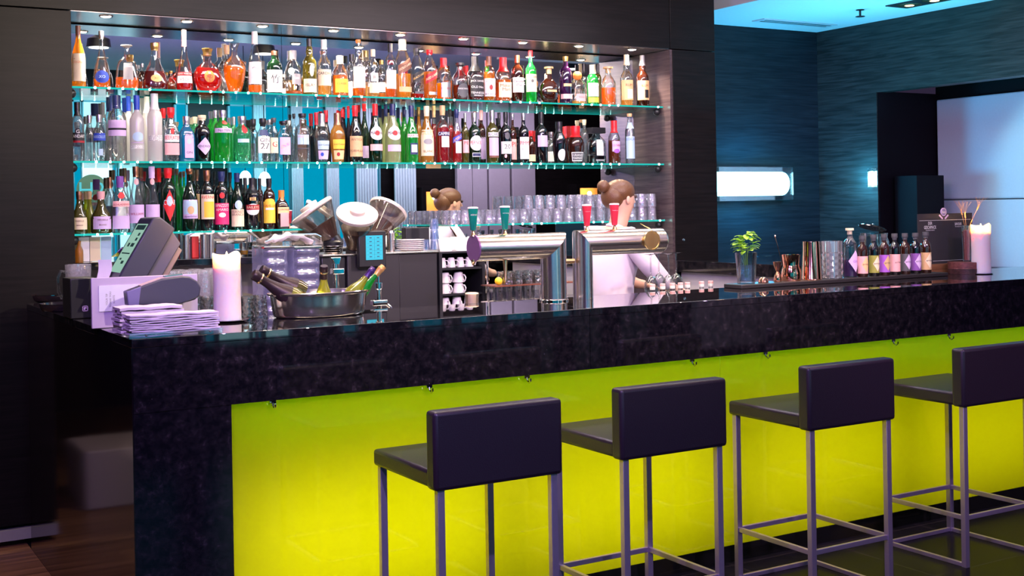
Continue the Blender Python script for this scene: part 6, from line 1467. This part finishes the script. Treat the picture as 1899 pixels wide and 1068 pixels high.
for k, (px, py, dd, lb) in enumerate(((1784, 398, -.02, 'wheat ear leaning left out of the glass vase'), (1790, 404, .01, 'short wheat ear leaning left beside its taller neighbour'), (1812, 388, .03, 'wheat ear standing upright above the candle flame'))):
    tip = PY(px, py, bxv[1]-.02+dd); bs = Vector((xv+.004*(k-1), bxv[1]-.02, zv0+Hv*.80)); w_ = thing('wheat_ear', lb, 'wheat ear', tuple(bs), group='wheat ears in the vase')
    d_ = tip-bs; D0 = d_.normalized()
    MB().tube([(0, 0, 0), d_*.5+Vector((0, 0, .006)), d_], .0010, 6).build('stem', M_STRAW, w_)
    e = MB(); 
    for j in range(9): e.sphere(d_+D0*(.002+.0035*j)+Vector(((-1)**j*.0022, 0, 0)), .0032, 8, sc=(1, 1, 1.5))
    e.build('ear', M_STRAW, w_)
    e = MB()
    for j in range(7):
        a = (j-3)*.16; e.tube([d_+D0*.02, d_+D0*.05+Vector((a*.05, 0, .01)), d_+D0*.075+Vector((a*.12, .01*((j % 2)-.5), .018))], .0004, 4)
    e.build('awns', M_STRAW, w_)
# ---- jar geometry
x = PY(1621, 470, 4.90).x; jr.location = (x, 4.90, ZB+.0006); hj = PY(1621, 432, 4.90).z-ZB
MB().lathe([(0, 0), (Rj*.92, 0), (Rj, .01), (Rj, hj*.8), (Rj*.9, hj*.9), (Rj*.93, hj), (Rj*.87, hj), (Rj*.84, hj*.9), (Rj*.94, hj*.78), (Rj*.94, .014), (0, .012)], 36, closed=False).build('glass_wall', M_CLEAR, jr)
Ml = Matrix.Translation((-.012, 0, hj+.026)) @ Matrix.Rotation(radians(16), 4, 'Y')
MB().lathe([(0, 0), (Rj*.9, 0), (Rj*.95, .004), (Rj*.80, .010), (0, .016)], 32, M=Ml, closed=False).build('jar_lid', M_CHROME, jr)
MB().sphere(Ml @ Vector((.0, 0, .022)), .007, 12).build('lid_knob', M_CHROME, jr)
MB().tube([(Rj*.95, -.01, hj*.9), (Rj*1.1, -.012, hj*.7), (Rj*1.15, -.012, hj*.4), (Rj*1.0, -.01, hj*.2)], .003, 8).build('handle', M_CLEAR, jr)
# ================================================================== WALL LIGHT BOXES, alcove
a, b = PY(1331, 309, YW-.09), PY(1470, 371, YW-.09)
wl = thing('wall_light', 'clear glass wall light box with glowing white-cyan tube', 'wall lamp', ((a.x+b.x)/2, YW-.05, (a.z+b.z)/2))
hw, hh = (b.x-a.x)/2, (a.z-b.z)/2
fr_ = MB()
for sx, sz, ex, ez in ((-hw, -hh, hw, -hh+.006), (-hw, hh-.006, hw, hh), (-hw, -hh, -hw+.006, hh), (hw-.006, -hh, hw, hh)):
    fr_.box((sx, -.05, sz), (ex, .045, ez))
fr_.build('glass_box', M_ACRYL, wl)
MB().box((-hw+.006, -.052, -hh+.006), (hw-.006, -.048, hh-.006)).build('front_pane', M_ACRYL, wl)
e = MB(); e.tube([(-hw+.02, 0, 0)]+[(-hw+.02+(2*hw-.10)*i/8, 0, 0) for i in range(1, 9)], hh*.72, 20); e.build('light_tube', emis('cyan_white_tube', (.40, .92, 1.0), 9), wl)
light('wall_light_glow', 'POINT', ((a.x+b.x)/2-.1, YW-.22, (a.z+b.z)/2), 55, (.02, .50, 1), shadow_soft_size=.10)  # extra lamp added in front of the box to broaden its glow
a = PX(1621, 330, XW-.03)
w2 = thing('wall_light', 'small wall light glowing blue at the edge of the alcove opening', 'wall lamp', (XW-.03, 6.79, a.z))
MB().box((-.012, -.03, -.07), (.026, .03, .07)).build('housing', M_ACRYL, w2)
MB().tube([(.004, 0, -.055), (.004, 0, .055)], .010, 12).build('light_tube', emis('cyan_white_tube2', (.30, .85, 1.0), 14), w2)
light('wall_light_glow', 'POINT', (XW-.11, 6.86, a.z), 9, (.05, .60, 1), shadow_soft_size=.03)
p0 = PY(1646, 326, 6.6); p1 = PY(1697, 326, 6.6)
single('tall_black_cabinet', 'tall matt black cabinet in the dark recess beside the padded panels', 'cabinet', MB().box((7.46, 6.5, 0), (7.46+(p1.x-p0.x), 6.72, p0.z)), M_BLACKM, (0, 0, 0), bevel=.003)
# alcove seat back line
# ceiling: slot vent, sprinkler, recessed lights
v0, v1 = PZ(1372, 43, ZC), PZ(1500, 55, ZC)
vt = thing('ceiling_vent', 'long narrow slot vent in the cyan-lit ceiling by the back wall', 'vent', (v0.x, v0.y, ZC-.001))
under(vt, 'vent_frame', MB().box((v0.x, 6.98, ZC-.008), (v1.x, 7.12, ZC-.0005)), pbr('vent_white', (.55,.55,.6), .5))
for k in range(2): under(vt, 'slot', MB().box((v0.x+.04, 7.01+.05*k, ZC-.010), (v1.x-.04, 7.025+.05*k, ZC-.007)), M_BLACK)
q = PZ(1595, 18, ZC)
sk = thing('sprinkler', 'small dark fire sprinkler hanging from the cyan-lit ceiling', 'sprinkler', (q.x, q.y, ZC))
MB().lathe([(.03, -.004), (.03, 0)], 20).build('escutcheon', M_BLACK, sk)
MB().tube([(0, 0, 0), (0, 0, -.05)], .008, 8).build('stem', M_BLACK, sk)
MB().lathe([(.0, -.052), (.034, -.052), (.034, -.048), (0, -.048)], 16, closed=False).build('deflector', M_BLACK, sk)
a, b = PZ(1642, 10, ZC), PZ(1760, 1, ZC)
cl = thing('recessed_spotlight', 'recessed black spotlight trough with warm lamps at the top edge', 'ceiling light', (a.x+.05, a.y, ZC-.002))
# direction along Y: builds a trough running toward the camera
cl.location = (a.x, a.y-.3, ZC-.002)
MB().box((0, -.45, -.006), (.22, .30, .001)).build('trough', M_BLACK, cl)
for k in range(3):
    MB().lathe([(0, -.004), (.07, -.004), (.085, .0)], 24, c=(.11, .18-.22*k, -.006), closed=False).build('reflector', M_BRASS, cl)
    MB().lathe([(0, -.007), (.03, -.006), (.035, -.003)], 16, c=(.11, .18-.22*k, -.006), closed=False).build('lamp', emis('warm_lamp', (1, .7, .35), 6), cl)
# round lock on the column
q = PY(1267, 445, YC)
single('cabinet_lock', 'small round chrome lock on the dark column right of the niche', 'lock', MB().lathe([(0, 0), (.010, 0), (.010, .004), (.006, .006), (0, .006)], 16, M=Matrix.Rotation(pi/2, 4, 'X'), closed=False), M_CHROME, (q.x, YC-.0005, q.z))
# ================================================================== BARTENDER
M_SKIN = pbr('skin', (.62,.36,.27), .5, sss=.1); M_SHIRT = pbr('white_shirt', (.64,.55,.66), .75, bump=.3, nscale=25); M_HAIR = pbr('brown_hair', (.12,.05,.02), .45, bump=.6, nscale=150)
PX0, PYY = PY(1145, 350, 5.74).x, 5.74
pe = thing('person', 'person in white shirt behind the beer taps, head bent, brown hair in a bun', 'person', (PX0, PYY, 0))
def skin(name, joints, edges, mat, sub=2, root=0):
    me = bpy.data.meshes.new(name); me.from_pydata([j[:3] for j in joints], edges, []); me.materials.append(mat)
    o = bpy.data.objects.new(name, me); COL.objects.link(o); o.parent = pe
    o.modifiers.new('skin', 'SKIN').use_smooth_shade = True
    s_ = o.modifiers.new('sub', 'SUBSURF'); s_.levels = sub; s_.render_levels = sub
    if not me.skin_vertices: me.skin_vertices.new()
    for i, j in enumerate(joints):
        r_ = j[3]; r2 = j[4] if len(j) > 4 else r_
        me.skin_vertices[0].data[i].radius = (r_, r2); me.skin_vertices[0].data[i].use_root = (i == root)
    return o
# facing +x; body joints relative to the person
J = [(-.06,0,.96,.15,.12),(-.07,0,1.10,.14,.11),(-.06,0,1.24,.15,.12),(-.04,0,1.38,.15,.12),(-.005,0,1.47,.065,.06),(.01,0,1.53,.055,.052),(.03,0,1.60,.072,.072),(.035,0,1.66,.082,.078),(.02,0,1.70,.06,.06),
     (-.04,-.15,1.43,.060),(.06,-.24,1.24,.045),(.24,-.20,1.12,.033),(.31,-.19,1.11,.026),
     (-.04,.15,1.43,.060),(.06,.22,1.24,.045),(.24,.16,1.14,.033),(.31,.15,1.13,.026),
     (-.06,-.09,.90,.09),(-.04,-.10,.50,.065),(-.06,-.10,.08,.042),(.06,-.11,.03,.035),
     (-.06,.09,.90,.09),(-.04,.10,.50,.065),(-.06,.10,.08,.042),(.06,.11,.03,.035)]
ED = [(0,1),(1,2),(2,3),(3,4),(4,5),(5,6),(6,7),(7,8),(3,9),(9,10),(10,11),(11,12),(3,13),(13,14),(14,15),(15,16),(0,17),(17,18),(18,19),(19,20),(0,21),(21,22),(22,23),(23,24)]
skin('body', J, ED, M_SKIN)
J2 = [(-.06,0,1.00,.165,.135),(-.07,0,1.10,.165,.135),(-.065,0,1.24,.17,.14),(-.045,0,1.37,.165,.14),(-.02,0,1.455,.085,.08),(.0,0,1.50,.068,.066),
      (-.04,-.155,1.425,.075),(.055,-.245,1.245,.060),(.20,-.21,1.14,.046),(-.04,.155,1.425,.075),(.055,.225,1.245,.060),(.20,.17,1.155,.046)]
skin('shirt', J2, [(0,1),(1,2),(2,3),(3,4),(4,5),(3,6),(6,7),(7,8),(3,9),(9,10),(10,11)], M_SHIRT)
J3 = [(-.06,0,1.0,.17,.14),(-.06,0,.92,.16,.14),(-.06,-.09,.86,.105),(-.04,-.10,.50,.085),(-.06,-.10,.10,.065),(-.06,.09,.86,.105),(-.04,.10,.50,.085),(-.06,.10,.10,.065)]
skin('trousers', J3, [(0,1),(1,2),(2,3),(3,4),(1,5),(5,6),(6,7)], M_BLACKM)
hb = MB().sphere((.012, 0, 1.682), .092, 28, sc=(1.02, .90, .80)); hb.sphere((-.035, 0, 1.655), .068, 24, sc=(.95, 1.10, 1.05)); hb.sphere((-.098, 0, 1.715), .036, 18)
hb.build('hair', M_HAIR, pe)
for s_ in (-1, 1):
    MB().sphere((.103, s_*.030, 1.655), .0105, 12).build('eye', pbr('eye', (.05,.03,.03), .2), pe)
    MB().sphere((.02, s_*.078, 1.635), .018, 12, sc=(.8, .4, 1.3)).build('ear', M_SKIN, pe)
MB().add([(.105,-.010,1.650),(.105,.010,1.650),(.108,-.013,1.618),(.108,.013,1.618),(.128,0,1.622),(.110,0,1.655)], [(0,2,4,5),(1,5,4,3),(0,5,1),(2,3,4),(0,1,3,2)]).build('nose', M_SKIN, pe, sharp=80)
MB().sphere((.098, 0, 1.595), .017, 12, sc=(.5, 1.2, .35)).build('mouth', pbr('lips', (.45,.15,.13), .5), pe)
def hand(side, w):
    s_ = side; base = Vector((.31, w[1], w[2]))
    jj = [(base.x-.01, base.y, base.z, .022, .016), (base.x+.03, base.y, base.z-.004, .032, .014), (base.x+.065, base.y, base.z-.010, .034, .013)]; ee = [(0,1),(1,2)]
    for k, (dy, L_) in enumerate(((-.026, .062), (-.009, .074), (.009, .068), (.026, .052))):
        b0 = len(jj); jj += [(base.x+.082, base.y+dy, base.z-.012, .0088), (base.x+.082+L_*.45, base.y+dy*1.15, base.z-.022, .0082), (base.x+.082+L_*.62, base.y+dy*1.2, base.z-.044-L_*.12, .0075)]
        ee += [(2, b0), (b0, b0+1), (b0+1, b0+2)]
    b0 = len(jj); jj += [(base.x+.035, base.y-s_*.036, base.z-.010, .011), (base.x+.065, base.y-s_*.056, base.z-.022, .009), (base.x+.085, base.y-s_*.060, base.z-.036, .008)]
    ee += [(1, b0), (b0, b0+1), (b0+1, b0+2)]
    skin('hand', jj, ee, M_SKIN, 1)
hand(-1, (0, -.19, 1.11)); hand(1, (0, .15, 1.13))
